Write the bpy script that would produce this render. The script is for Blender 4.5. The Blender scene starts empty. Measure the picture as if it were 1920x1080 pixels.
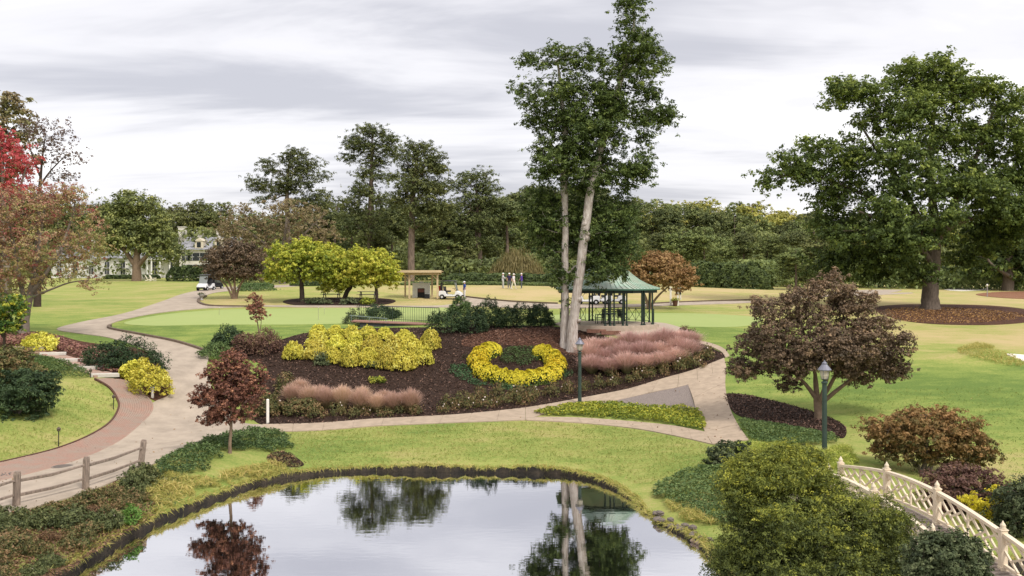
import bpy, bmesh, math
import numpy as np
from mathutils import Vector, Matrix, geometry

# ------------------------------------------------------------------ camera, sky, sun, exposure
SC = bpy.context.scene
COL = SC.collection
F = 1813.0      # focal length in photograph pixels
H = 8.7         # camera height above the pond
HY = 510.0      # photograph row of the horizon

cam_data = bpy.data.cameras.new('camera')
cam_data.sensor_width = 36.0
cam_data.lens = 36.0 * F / 1920.0
cam_data.shift_y = -(540.0 - HY) / 1920.0
cam_data.clip_start = 0.2
cam_data.clip_end = 6000.0
cam = bpy.data.objects.new('camera', cam_data)
cam.location = (0, 0, H)
cam.rotation_euler = (math.radians(90), 0, 0)
COL.objects.link(cam)
SC.camera = cam

SUN_EL, SUN_AZ = math.radians(50), math.radians(142)   # azimuth from +Y towards +X: the light comes from behind, over the right shoulder
world = bpy.data.worlds.new('World')
SC.world = world
world.use_nodes = True
nt = world.node_tree
nt.nodes.clear()
def wn(t, **k):
    n = nt.nodes.new(t)
    for a, b in k.items(): setattr(n, a, b)
    return n
def lk(a, b): nt.links.new(a, b)
w_out = wn('ShaderNodeOutputWorld')
w_bg = wn('ShaderNodeBackground')
w_bg.inputs['Strength'].default_value = 0.10
lk(w_bg.outputs[0], w_out.inputs[0])
sky = wn('ShaderNodeTexSky', sky_type='NISHITA')
sky.sun_disc = False
sky.sun_elevation = SUN_EL
sky.sun_rotation = SUN_AZ
sky.air_density = 1.0; sky.dust_density = 2.0; sky.ozone_density = 1.0
tc = wn('ShaderNodeTexCoord')
sep = wn('ShaderNodeSeparateXYZ'); lk(tc.outputs['Generated'], sep.inputs[0])
def wm(op, a, b=None, c=None):
    n = wn('ShaderNodeMath', operation=op)
    for i, v in enumerate((a, b, c)):
        if v is None: continue
        if isinstance(v, (int, float)): n.inputs[i].default_value = v
        else: lk(v, n.inputs[i])
    return n.outputs[0]
zz = wm('ADD', wm('MAXIMUM', sep.outputs[2], 0.0), 0.13)
u = wm('DIVIDE', sep.outputs[0], zz)
v = wm('DIVIDE', sep.outputs[1], zz)
comb = wn('ShaderNodeCombineXYZ')
lk(wm('MULTIPLY', u, 0.42), comb.inputs[0]); lk(v, comb.inputs[1])
def wnoise(scale, detail, dist, off, rough=0.55):
    ad = wn('ShaderNodeVectorMath', operation='ADD'); lk(comb.outputs[0], ad.inputs[0]); ad.inputs[1].default_value = off
    n = wn('ShaderNodeTexNoise'); lk(ad.outputs[0], n.inputs['Vector'])
    n.inputs['Scale'].default_value = scale; n.inputs['Detail'].default_value = detail
    n.inputs['Distortion'].default_value = dist; n.inputs['Roughness'].default_value = rough
    return n.outputs[0]
n1 = wnoise(0.75, 5, 0.35, (2.3, 5.5, 0))
n2 = wnoise(1.7, 6, 0.5, (7.7, 4.2, 2), 0.6)
nmix = wm('ADD', wm('MULTIPLY', n1, 0.68), wm('MULTIPLY', n2, 0.32))
ramp = wn('ShaderNodeValToRGB'); lk(nmix, ramp.inputs[0])
er = ramp.color_ramp
er.interpolation = 'EASE'
er.elements[0].position = 0.36; er.elements[0].color = (3.3, 3.27, 3.55, 1)
er.elements[1].position = 0.575; er.elements[1].color = (6.8, 6.65, 6.6, 1)
e = er.elements.new(0.48); e.color = (5.1, 5.0, 5.15, 1)
mixc = wn('ShaderNodeMix', data_type='RGBA')
mixc.inputs[0].default_value = 0.92
lk(sky.outputs[0], mixc.inputs[6]); lk(ramp.outputs[0], mixc.inputs[7])
lk(mixc.outputs[2], w_bg.inputs[0])

sun_data = bpy.data.lights.new('sun', 'SUN')
sun_data.energy = 1.5
sun_data.angle = math.radians(13)
sun_data.color = (1.0, 0.95, 0.87)
sun = bpy.data.objects.new('sun', sun_data)
COL.objects.link(sun)
sd = Vector((math.sin(SUN_AZ) * math.cos(SUN_EL), math.cos(SUN_AZ) * math.cos(SUN_EL), math.sin(SUN_EL)))
sun.rotation_euler = sd.to_track_quat('Z', 'Y').to_euler()
sun.location = sd * 60

SC.view_settings.view_transform = 'Standard'
SC.view_settings.look = 'None'
SC.view_settings.gamma = 1.0
SC.view_settings.use_curve_mapping = False
SC.view_settings.exposure = 1.0
SC.cycles.max_bounces = 6
SC.cycles.diffuse_bounces = 3
SC.cycles.glossy_bounces = 3
SC.cycles.transmission_bounces = 4
SC.cycles.transparent_max_bounces = 6
SC.cycles.use_denoising = True
SC.cycles.sample_clamp_indirect = 6.0

# ------------------------------------------------------------------ terrain: a smooth surface through surveyed spots
rng = np.random.default_rng(11)
def ray(px, py, d): return ((px - 960) / F * d, d, H - (py - HY) / F * d)
CP = [(850,868,42.2),(600,882,41.6),(1060,872,41.8),(1150,893,40),(1210,925,37.3),(1262,975,33.5),(1330,1005,31),(1345,1070,28),
(520,893,40.2),(440,908,38.4),(340,955,34.6),(235,1000,31.0),(120,1070,27.0),
(430,848,41.9),(700,800,49.6),(850,793,50.2),(990,787,50.6),(550,812,48.5),(300,800,50),(480,800,50),
(1087,758,55),(850,775,53),(700,785,51.8),(1200,800,49.5),(1300,722,56.5),(1320,812,46.5),(1340,835,44),
(1065,655,64),(1110,620,65.9),(1190,619,66),(1035,624,65.7),(970,690,60.8),(1140,610,69),(1300,640,65.5),(1360,668,62),(850,640,65),(680,690,60),(540,690,60),(820,612,69),(1000,612,69),(640,770,53.2),
(250,780,51.5),(320,740,54.5),(380,657,64),(330,640,66),(205,612,72),(105,618,72),(270,655,64),(450,650,64.5),(520,630,67),
(0,860,41),(100,780,47.5),(200,712,54),(60,660,62),(0,720,52),(45,630,66),(160,845,44.5),(30,950,33),(160,918,35),(260,882,38),(0,900,37.5),
(150,600,77),(340,553,105),(387,545,113),(270,523,190),(100,560,105),(0,560,100),(200,535,150),(0,530,170),
(300,605,73),(440,575,88),(600,560,96),(600,600,76),(870,560,98),(960,543,108),(900,528,135),(700,590,80),(1000,590,80),(1000,570,93),(560,545,110),(480,535,130),
(1300,570,95),(1240,562,98),(1400,543,130),(1350,540,138),(1300,600,77),(1745,580,95),(1870,545,150),(1690,640,69),(1450,650,64),(1800,700,57),(1900,830,43),(1600,700,58),(1900,620,76),(1600,600,82),(1500,560,110),(1700,553,130),
(1545,785,48),(1420,800,46.8),(1480,830,43.5),(1545,852,38.8),(1750,800,46),(1850,950,34),(1640,850,41),(1900,1000,30)]
EXT = [(-300,60,6),(-300,200,7.5),(-150,30,3),(-60,20,2.),(-40,45,3.5),(-100,80,6),(0,250,7.4),(-150,250,8),(150,250,6.),(300,200,5.5),(300,60,3),(60,40,1.5),(100,80,3.5),(40,15,.8),(-30,5,.9),(30,0,.8),(-100,-40,1.5),(100,-40,1),(0,-40,.9),(-20,15,.7),(14,18,.7),(0,350,7),(300,350,6),(-300,350,8),(12,24,.75),(10,28,.7)]
TP = np.vstack([np.array([ray(*c) for c in CP]), np.array(EXT, float)])
TS = 60.0
def _U(r2): return r2 * np.log(r2 + 1e-9) * .5
TA = TP[:, :2] / TS
_n = len(TA)
_K = _U(((TA[:, None] - TA[None]) ** 2).sum(-1)) + 2e-4 * np.eye(_n)
_Q = np.hstack([np.ones((_n, 1)), TA])
_L = np.zeros((_n + 3, _n + 3)); _L[:_n, :_n] = _K; _L[:_n, _n:] = _Q; _L[_n:, :_n] = _Q.T
TW = np.linalg.solve(_L, np.concatenate([TP[:, 2], np.zeros(3)]))
def T(x, y):
    x = np.asarray(x, float); y = np.asarray(y, float)
    q = np.stack([np.clip(x.ravel(), -320, 320), np.clip(y.ravel(), -60, 360)], 1) / TS
    out = np.empty(len(q))
    for i in range(0, len(q), 20000):
        k = q[i:i + 20000]
        out[i:i + 20000] = _U(((k[:, None] - TA[None]) ** 2).sum(-1)) @ TW[:_n] + TW[_n] + k @ TW[_n + 1:]
    # low mound of rough grass beside the bunker
    mx, my = (1850 - 960) / F * 61.5, 61.5
    X, Y = x.ravel(), y.ravel()
    out += 0.75 * np.exp(-(((X - mx) / 2.6) ** 2 + ((Y - my) / 1.5) ** 2))
    return out.reshape(x.shape)
_dd = np.concatenate([np.arange(20, 110, .2), np.arange(110, 320, 1.0)])
def g(px, py):
    """the spot on the ground seen at a pixel of the photograph"""
    x = (px - 960) / F * _dd
    e = H - (py - HY) / F * _dd - T(x, _dd)
    k = np.nonzero(e <= 0)[0]
    if len(k) == 0: d = 300.0
    elif k[0] == 0: d = _dd[0]
    else:
        i = k[0]; d = _dd[i - 1] + (_dd[i] - _dd[i - 1]) * e[i - 1] / (e[i - 1] - e[i])
    x = (px - 960) / F * d
    return Vector((x, d, float(T(x, d))))
def at(px, d):
    """ground under a pixel column at distance d"""
    x = (px - 960) / F * d
    return Vector((x, d, float(T(x, d))))

# ------------------------------------------------------------------ object helpers
def tag(o, label=None, cat=None, group=None, kind=None):
    if label: o['label'] = label
    if cat: o['category'] = cat
    if group: o['group'] = group
    if kind: o['kind'] = kind
    return o
def thing(name, label, cat, loc=(0, 0, 0), rz=0.0, group=None):
    o = bpy.data.objects.new(name, None)
    o.empty_display_size = 0.3
    o.location = loc; o.rotation_euler = (0, 0, rz)
    COL.objects.link(o)
    return tag(o, label, cat, group)
def kids(o): return [c for c in COL.objects if c.parent == o]
KID = {}
def link(o, parent=None):
    COL.objects.link(o)
    if parent is not None:
        o.parent = parent
        KID.setdefault(parent.name, []).append(o)
    return o
def dup(root, loc, rz=0.0, sc=1.0, label=None, group=None):
    def rec(o, parent):
        c = o.copy()
        link(c, parent)
        for ch in KID.get(o.name, []): rec(ch, c)
        return c
    r = rec(root, None)
    r.location = loc; r.rotation_euler = (0, 0, rz)
    r.scale = sc if isinstance(sc, tuple) else (sc, sc, sc)
    if label: r['label'] = label
    if group: r['group'] = group
    return r

class MB:
    """collects simple shapes for one mesh"""
    def __init__(s): s.v = []; s.f = []; s.m = []
    def add(s, vs, fs, mi=0):
        b = len(s.v); s.v.extend([tuple(p) for p in vs]); s.f.extend([tuple(b + i for i in f) for f in fs]); s.m.extend([mi] * len(fs))
    def box(s, c, size, rz=0.0, mi=0, M=None):
        hx, hy, hz = size[0] / 2, size[1] / 2, size[2] / 2
        vs = [Vector((sx * hx, sy * hy, sz * hz)) for sz in (-1, 1) for sx, sy in ((-1, -1), (1, -1), (1, 1), (-1, 1))]
        R = M if M is not None else Matrix.Rotation(rz, 3, 'Z')
        s.add([R @ p + Vector(c) for p in vs], [(0, 3, 2, 1), (4, 5, 6, 7), (0, 1, 5, 4), (1, 2, 6, 5), (2, 3, 7, 6), (3, 0, 4, 7)], mi)
    def bar(s, a, b, w, h=None, mi=0, up=Vector((0, 0, 1))):
        a = Vector(a); b = Vector(b); h = h or w
        z = (b - a); L = z.length; z.normalize()
        x = z.cross(up)
        if x.length < 1e-4: x = Vector((1, 0, 0))
        x.normalize(); y = x.cross(z)
        M = Matrix((x, y, z)).transposed()
        s.box((a + b) / 2, (w, h, L), M=M, mi=mi)
    def tube(s, pts, rad, n=8, mi=0, cap=True, wob=0.0):
        pts = [Vector(p) for p in pts]; k = len(pts)
        if not hasattr(rad, '__len__'): rad = [rad] * k
        rings = []; x = None
        for i, p in enumerate(pts):
            t = (pts[min(i + 1, k - 1)] - pts[max(i - 1, 0)]).normalized()
            if x is None: x = t.orthogonal()
            x = (x - t * x.dot(t)).normalized(); y = t.cross(x)
            rings.append([p + (x * math.cos(a) + y * math.sin(a)) * rad[i] * (1 + wob * math.sin(3 * a + i * 1.7) + wob * .7 * math.sin(5 * a - i)) for a in [2 * math.pi * j / n for j in range(n)]])
        vs = [q for r in rings for q in r]
        fs = [(i * n + j, i * n + (j + 1) % n, (i + 1) * n + (j + 1) % n, (i + 1) * n + j) for i in range(k - 1) for j in range(n)]
        if cap: fs += [tuple(reversed(range(n))), tuple((k - 1) * n + j for j in range(n))]
        s.add(vs, fs, mi)
    def lathe(s, prof, n=12, c=(0, 0, 0), mi=0, sx=1, sy=1):
        c = Vector(c); k = len(prof)
        vs = [c + Vector((r * math.cos(2 * math.pi * j / n) * sx, r * math.sin(2 * math.pi * j / n) * sy, z)) for r, z in prof for j in range(n)]
        fs = [(i * n + j, i * n + (j + 1) % n, (i + 1) * n + (j + 1) % n, (i + 1) * n + j) for i in range(k - 1) for j in range(n)]
        fs += [tuple(reversed(range(n))), tuple((k - 1) * n + j for j in range(n))]
        s.add(vs, fs, mi)
    def prism(s, poly, axis, a, b, mi=0):
        """polygon (pairs) extruded along 'x','y' or 'z' from a to b"""
        def P(q, h):
            return {'x': (h, q[0], q[1]), 'y': (q[0], h, q[1]), 'z': (q[0], q[1], h)}[axis]
        n = len(poly)
        vs = [P(q, a) for q in poly] + [P(q, b) for q in poly]
        fs = [tuple(range(n)), tuple(reversed(range(n, 2 * n)))] + [(i, i + n, (i + 1) % n + n, (i + 1) % n) for i in range(n)]
        s.add(vs, fs, mi)
    def build(s, name, mats, parent=None, loc=None, smooth=False, bevel=0.0):
        me = bpy.data.meshes.new(name)
        me.from_pydata(s.v, [], s.f)
        for m in (mats if isinstance(mats, (list, tuple)) else [mats]): me.materials.append(m)
        me.polygons.foreach_set('material_index', s.m)
        bm = bmesh.new(); bm.from_mesh(me)
        bmesh.ops.recalc_face_normals(bm, faces=bm.faces)
        if bevel > 0:
            bmesh.ops.bevel(bm, geom=[e for e in bm.edges if e.calc_face_angle(0) > .5], offset=bevel, segments=1, affect='EDGES')
        bm.to_mesh(me); bm.free()
        if smooth:
            me.polygons.foreach_set('use_smooth', [True] * len(me.polygons))
        o = bpy.data.objects.new(name, me)
        if loc is not None: o.location = loc
        return link(o, parent)

def arrays_mesh(name, V, Fq, mats, tint=None, midx=None, smooth=False):
    """mesh from numpy arrays; Fq is (n,3) or (n,4)"""
    me = bpy.data.meshes.new(name)
    k = Fq.shape[1]; n = len(Fq)
    me.vertices.add(len(V)); me.vertices.foreach_set('co', np.ascontiguousarray(V, np.float32).ravel())
    me.loops.add(n * k); me.loops.foreach_set('vertex_index', np.ascontiguousarray(Fq, np.int32).ravel())
    me.polygons.add(n)
    me.polygons.foreach_set('loop_start', np.arange(0, n * k, k, dtype=np.int32))
    me.polygons.foreach_set('loop_total', np.full(n, k, np.int32))
    if midx is not None: me.polygons.foreach_set('material_index', midx.astype(np.int32))
    if smooth: me.polygons.foreach_set('use_smooth', np.ones(n, bool))
    for m in (mats if isinstance(mats, (list, tuple)) else [mats]): me.materials.append(m)
    if tint is not None:
        a = me.attributes.new('tint', 'FLOAT', 'POINT')
        a.data.foreach_set('value', np.ascontiguousarray(tint, np.float32))
    me.update(calc_edges=True)
    return me
def obj(name, me, parent=None, loc=None, rz=0.0, sc=None):
    o = bpy.data.objects.new(name, me)
    if loc is not None: o.location = loc
    o.rotation_euler = (0, 0, rz)
    if sc is not None: o.scale = sc
    return link(o, parent)

# ------------------------------------------------------------------ materials
MATS = {}
def mat(name, col, rough=0.7, metal=0.0, var=0.0, vscale=3.0, bump=0.0, bscale=20.0, col2=None, spec=0.3, stretch=None):
    if name in MATS: return MATS[name]
    m = bpy.data.materials.new(name); m.use_nodes = True
    t = m.node_tree; b = t.nodes['Principled BSDF']
    b.inputs['Base Color'].default_value = (*col, 1); b.inputs['Roughness'].default_value = rough
    b.inputs['Metallic'].default_value = metal; b.inputs['Specular IOR Level'].default_value = spec
    if var > 0 or bump > 0:
        c = t.nodes.new('ShaderNodeTexCoord'); vec = c.outputs['Object']
        if stretch:
            mp = t.nodes.new('ShaderNodeMapping'); mp.inputs['Scale'].default_value = stretch
            t.links.new(vec, mp.inputs[0]); vec = mp.outputs[0]
    if var > 0:
        n = t.nodes.new('ShaderNodeTexNoise'); n.inputs['Scale'].default_value = vscale; n.inputs['Detail'].default_value = 7
        n.inputs['Roughness'].default_value = .65
        t.links.new(vec, n.inputs['Vector'])
        r = t.nodes.new('ShaderNodeValToRGB')
        c2 = col2 or tuple(x * (1 - var) for x in col)
        r.color_ramp.elements[0].position = .35; r.color_ramp.elements[0].color = (*c2, 1)
        r.color_ramp.elements[1].position = .62; r.color_ramp.elements[1].color = (*col, 1)
        t.links.new(n.outputs[0], r.inputs[0]); t.links.new(r.outputs[0], b.inputs['Base Color'])
    if bump > 0:
        n2 = t.nodes.new('ShaderNodeTexNoise'); n2.inputs['Scale'].default_value = bscale; n2.inputs['Detail'].default_value = 5
        t.links.new(vec, n2.inputs['Vector'])
        bp = t.nodes.new('ShaderNodeBump'); bp.inputs['Strength'].default_value = bump; bp.inputs['Distance'].default_value = .05
        t.links.new(n2.outputs[0], bp.inputs['Height']); t.links.new(bp.outputs[0], b.inputs['Normal'])
    MATS[name] = m
    return m
def leafmat(name, cols, trans=0.25, rough=0.6, hue=0.0, gain=1.6):
    """foliage: the tint attribute picks the leaf colour"""
    if name in MATS: return MATS[name]
    cols = [tuple(min(.8, x * gain) for x in c) for c in cols]
    m = bpy.data.materials.new(name); m.use_nodes = True
    t = m.node_tree; b = t.nodes['Principled BSDF']; out = t.nodes['Material Output']
    a = t.nodes.new('ShaderNodeAttribute'); a.attribute_name = 'tint'
    r = t.nodes.new('ShaderNodeValToRGB'); cr = r.color_ramp
    n = len(cols)
    cr.elements[0].position = 0; cr.elements[0].color = (*cols[0], 1)
    cr.elements[1].position = 1; cr.elements[1].color = (*cols[-1], 1)
    for i in range(1, n - 1):
        e = cr.elements.new(i / (n - 1)); e.color = (*cols[i], 1)
    t.links.new(a.outputs['Fac'], r.inputs[0])
    col = r.outputs[0]
    if hue > 0:
        oi = t.nodes.new('ShaderNodeObjectInfo')
        mr = t.nodes.new('ShaderNodeMapRange'); mr.inputs[3].default_value = 1 - hue; mr.inputs[4].default_value = 1 + hue
        t.links.new(oi.outputs['Random'], mr.inputs[0])
        hs = t.nodes.new('ShaderNodeHueSaturation'); t.links.new(mr.outputs[0], hs.inputs['Value'])
        mh = t.nodes.new('ShaderNodeMapRange'); mh.inputs[3].default_value = .5 - hue * .07; mh.inputs[4].default_value = .5 + hue * .07
        t.links.new(oi.outputs['Random'], mh.inputs[0]); t.links.new(mh.outputs[0], hs.inputs['Hue'])
        t.links.new(col, hs.inputs['Color']); col = hs.outputs[0]
    t.links.new(col, b.inputs['Base Color'])
    b.inputs['Roughness'].default_value = rough; b.inputs['Specular IOR Level'].default_value = .25
    tr = t.nodes.new('ShaderNodeBsdfTranslucent'); t.links.new(col, tr.inputs[0])
    mx = t.nodes.new('ShaderNodeMixShader'); mx.inputs[0].default_value = trans
    t.links.new(b.outputs[0], mx.inputs[1]); t.links.new(tr.outputs[0], mx.inputs[2])
    t.links.new(mx.outputs[0], out.inputs[0])
    MATS[name] = m
    return m

# ------------------------------------------------------------------ foliage geometry
def unit(a): return a / (np.linalg.norm(a, axis=-1, keepdims=True) + 1e-9)
def leaf_arrays(C, N, size, asp, tint, r):
    """one diamond leaf per centre C facing N"""
    n = len(C)
    t = unit(np.cross(N, r.normal(size=(n, 3)))); b = np.cross(N, t)
    L = size[:, None] * .5; W = L * asp
    fold = N * L * .25
    V = np.stack([C - t * L, C + b * W + fold, C + t * L, C - b * W + fold], 1).reshape(-1, 3)
    return V, np.arange(4 * n).reshape(n, 4), np.repeat(tint, 4)
def lump_noise(D, seed, k=9, amp=.25):
    """smooth bumpy factor over directions D"""
    r = np.random.default_rng(seed)
    c = unit(r.normal(size=(k, 3)))
    s = r.uniform(.5, 1, k)
    return 1 - amp + amp * 2 * np.max(np.clip((D @ c.T - .55) / .45, 0, 1) * s, axis=1)
def bush_mesh(name, R, n, leaf, asp, m, seed, flat=.25, amp=.25, up=.35, tint_sp=.2, ntint=14, pointy=0.0, spiky=0.0):
    """dense dome of leaves with a lumpy outline; R=(rx,ry,rz), base at z=0"""
    r = np.random.default_rng(seed)
    D = unit(r.normal(size=(n, 3)))
    D[:, 2] = np.where(D[:, 2] < -flat, -D[:, 2] * .6, D[:, 2])
    D = unit(D)
    f = lump_noise(D, seed, 16, amp)
    rad = f * (1 - .42 * r.random(n) ** 1.7)
    nc = max(20, n // 26)
    cd = unit(r.normal(size=(nc, 3))); cd[:, 2] = np.where(cd[:, 2] < -flat, -cd[:, 2] * .6, cd[:, 2]); cd = unit(cd)
    kk = r.integers(nc, size=n); cr_ = lump_noise(cd, seed, 16, amp) * r.uniform(.72, 1.06, nc)
    in_t = r.random(n) < .72
    lo = r.normal(size=(n, 3)) * (.9 / math.sqrt(nc)) * np.array([1, 1, .8])
    P = np.where(in_t[:, None], cd[kk] * cr_[kk][:, None] + lo, D * rad[:, None])
    D = np.where(in_t[:, None], unit(cd[kk] * .8 + unit(lo) * .8), D)
    if pointy > 0:
        h = np.clip(P[:, 2], 0, 1.4)
        P[:, :2] *= (1 - pointy * h ** 1.2 * .75)[:, None]
    P = P * np.array(R) * np.array([1, 1, 1 / (1 + flat)]) + np.array([0, 0, R[2] * flat / (1 + flat)])
    P[:, 2] = np.maximum(P[:, 2], .02)
    N = unit(unit(D / np.array(R)) * (1 - spiky) + r.normal(size=(n, 3)) * .55 + np.array([0, 0, up]))
    cl = unit(r.normal(size=(ntint, 3))); cv = r.normal(size=ntint)
    tt = .5 + tint_sp * .55 * cv[np.argmax(D @ cl.T, axis=1)] + tint_sp * r.normal(size=n) * .6 + np.where(in_t, tint_sp * .7 * r.normal(size=nc)[kk], -.1)
    sz = leaf * r.uniform(.6, 1.35, n)
    V, Q, t = leaf_arrays(P, N, sz, asp, np.clip(tt, 0, 1), r)
    return arrays_mesh(name, V, Q, m, t)
def stems_mesh(name, R, k, rad, m, seed):
    r = np.random.default_rng(seed); b = MB()
    for i in range(k):
        a = 2 * math.pi * (i + r.random() * .6) / k; q = r.uniform(.45, .75)
        p0 = Vector((math.cos(a) * R[0] * .08, math.sin(a) * R[1] * .08, -.1))
        p2 = Vector((math.cos(a) * R[0] * q, math.sin(a) * R[1] * q, R[2] * r.uniform(.55, .85)))
        p1 = p0.lerp(p2, .5) + Vector((-math.cos(a) * R[0] * .1, -math.sin(a) * R[1] * .1, .05))
        b.tube([p0, p1, p2], [rad, rad * .75, rad * .3], 5, cap=False)
    me_o = b.build(name, m); me = me_o.data
    bpy.data.objects.remove(me_o)
    return me
def skeleton(trunks, tips, r, jit=.12, minz=0.0, sag=0.0):
    nodes = []; par = []; tr = []
    for tk in trunks:
        prev = tk.get('parent', -1)
        for p, rad in tk['pts']:
            nodes.append(np.array(p, float)); par.append(prev); tr.append(rad); prev = len(nodes) - 1
    ntr = len(nodes)
    A = np.zeros((ntr + 2 * len(tips), 3)); A[:ntr] = nodes
    n = ntr
    d0 = np.min(np.linalg.norm(tips[:, None] - A[None, :ntr], axis=2), axis=1)
    usable = np.ones(len(A), bool); usable[:ntr] = A[:ntr, 2] >= minz
    for i in np.argsort(d0):
        p = tips[i]; q = A[:n]
        dv = p - q; dist = np.linalg.norm(dv, axis=1)
        cost = dist + 1.2 * np.clip(q[:, 2] - p[2] + .15 * dist, 0, None) + 1e6 * (~usable[:n])
        j = int(np.argmin(cost))
        mid = A[j] + (p - A[j]) * .55 + r.normal(size=3) * jit * dist[j] + np.array([0, 0, -sag * dist[j]])
        A[n] = mid; par.append(j); A[n + 1] = p; par.append(n); n += 2
    return A[:n], np.array(par), tr, ntr
def branch_mesh(A, par, tr, ntr, r_tip, m, sides=5, expo=.47, name='branches', wob=.04):
    n = len(A); cnt = np.zeros(n)
    ischild = np.zeros(n, bool); ischild[par[par >= 0]] = True
    cnt[~ischild] = 1
    for i in range(n - 1, -1, -1):
        if par[i] >= 0: cnt[par[i]] += cnt[i]
    rad = r_tip * np.maximum(cnt, 1) ** expo
    rad[:ntr] = tr
    for i in range(ntr, n): rad[i] = min(rad[i], .85 * rad[par[i]])
    idx = np.arange(ntr, n); a = A[par[idx]]; b = A[idx]
    ra = np.minimum(rad[par[idx]], rad[idx] * 1.35); rb = rad[idx]
    t = unit(b - a); ref = np.where(np.abs(t[:, 2:3]) > .9, np.array([[1., 0, 0]]), np.array([[0, 0, 1.]]))
    x = unit(np.cross(t, ref)); y = np.cross(t, x)
    ang = np.arange(sides) * 2 * np.pi / sides
    cs, sn = np.cos(ang), np.sin(ang)
    off = x[:, None] * cs[None, :, None] + y[:, None] * sn[None, :, None]
    V = np.concatenate([a[:, None] + off * ra[:, None, None], b[:, None] + off * rb[:, None, None]], 1).reshape(-1, 3)
    base = (np.arange(len(idx)) * 2 * sides)[:, None]
    j = np.arange(sides); jn = (j + 1) % sides
    Q = np.stack([base + j, base + jn, base + jn + sides, base + j + sides], -1).reshape(-1, 4)
    return arrays_mesh(name, V, Q, m, smooth=True), rad
def lobe_points(lobes, n, r, hollow=.35, seed=0):
    L = np.array(lobes, float)
    wgt = (L[:, 3] * L[:, 4] * L[:, 5]) ** .62
    if L.shape[1] > 6: wgt = wgt * L[:, 6]
    k = r.choice(len(L), n, p=wgt / wgt.sum())
    D = unit(r.normal(size=(n, 3)))
    rad = (hollow + (1 - hollow) * r.random(n)) ** .6
    return L[k, :3] + D * rad[:, None] * L[k, 3:6], k
def crown_arrays(tips, r, per, cl, clz, leaf, asp, outc=None, up=.5, tsp=.2, tbase=None, droop=0.0, tight=.36):
    nt_ = len(tips); n = nt_ * per
    k = np.repeat(np.arange(nt_), per)
    if outc is None: outc = tips.mean(0)
    ns = max(2, int(round(per / 13)))                      # twigs of a dozen leaves round every branch tip
    so = r.normal(size=(nt_, ns, 3)) * np.array([cl, cl, clz]) * 1.05
    so[:, :, 2] -= droop * (so[:, :, 0] ** 2 + so[:, :, 1] ** 2) / (cl + 1e-6)
    j = r.integers(ns, size=n)
    lo = r.normal(size=(n, 3)) * np.array([1, 1, .62]) * (cl * tight)
    P = tips[k] + so[k, j] + lo
    N = unit(unit(tips[k] - outc) * .35 + unit(lo) * .75 + r.normal(size=(n, 3)) * .42 + np.array([0, 0, up]))
    ct = r.normal(size=(nt_, 1)) * tsp * .8 + r.normal(size=(nt_, ns)) * tsp * .75
    b = .5 if tbase is None else tbase[k]
    tt = np.clip(b + ct[k, j] + r.normal(size=n) * tsp * .5, 0, 1)
    sz = leaf * r.uniform(.55, 1.4, n)
    return leaf_arrays(P, N, sz, asp, tt, r)
def trunk_mesh(trunks, m, n=10, wob=.05, name='trunk'):
    b = MB()
    for tk in trunks:
        pts = [Vector(p) for p, _ in tk['pts']]; rad = [q for _, q in tk['pts']]
        if tk.get('join') is not None: pts.insert(0, Vector(tk['join'][0])); rad.insert(0, tk['join'][1])
        # smooth resample
        P = []; R_ = []
        k = len(pts)
        for i in range(k - 1):
            p0, p1, p2, p3 = pts[max(i - 1, 0)], pts[i], pts[i + 1], pts[min(i + 2, k - 1)]
            for s in (0, .33, .66):
                P.append(.5 * ((2 * p1) + (p2 - p0) * s + (2 * p0 - 5 * p1 + 4 * p2 - p3) * s * s + (3 * p1 - p0 - 3 * p2 + p3) * s ** 3))
                R_.append(rad[i] + (rad[i + 1] - rad[i]) * s)
        P.append(pts[-1]); R_.append(rad[-1])
        b.tube(P, R_, n, wob=wob, cap=False)
    o = b.build(name, m, smooth=True); me = o.data
    bpy.data.objects.remove(o)
    return me
def make_tree(name, label, cat, loc, trunks, lobes, ntips, per, cl, clz, leaf, asp, lm, bark, seed, group=None,
              hollow=.35, minz=0.5, r_tip=.02, up=.5, tsp=.2, tfun=None, jit=.12, droop=0.0, sag=0.0, tn=10, rz=0.0, sides=5, wob=.05, leafmid=0.0, tint0=0.5, tight=.36):
    r = np.random.default_rng(seed)
    tips, k = lobe_points(lobes, ntips, r, hollow)
    A, par, tr, ntr = skeleton(trunks, tips, r, jit, minz, sag)
    root = thing(name, label, cat, loc, rz, group)
    tm = trunk_mesh(trunks, bark, tn, wob)
    bm_, rad = branch_mesh(A, par, tr, ntr, r_tip, bark, sides)
    def vq(me):
        v_ = np.empty(len(me.vertices) * 3, np.float32); me.vertices.foreach_get('co', v_)
        q_ = np.empty(len(me.loops), np.int32); me.loops.foreach_get('vertex_index', q_)
        return v_.reshape(-1, 3), q_.reshape(-1, 4)
    (va, qa), (vb, qb) = vq(tm), vq(bm_)
    obj('trunk', arrays_mesh('trunk', np.vstack([va, vb]), np.vstack([qa, qb + len(va)]), bark, smooth=True), root)
    bpy.data.meshes.remove(tm); bpy.data.meshes.remove(bm_)
    P = tips
    if leafmid > 0:
        mids = A[ntr::2]; mids = mids[r.random(len(mids)) < leafmid]
        P = np.vstack([tips, mids])
    tb = np.full(len(P), tint0) if tfun is None else tfun(P)
    V, Q, t = crown_arrays(P, r, per, cl, clz, leaf, asp, None, up, tsp, tb, droop, tight)
    obj('crown', arrays_mesh('crown', V, Q, lm, t), root)
    return root
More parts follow.
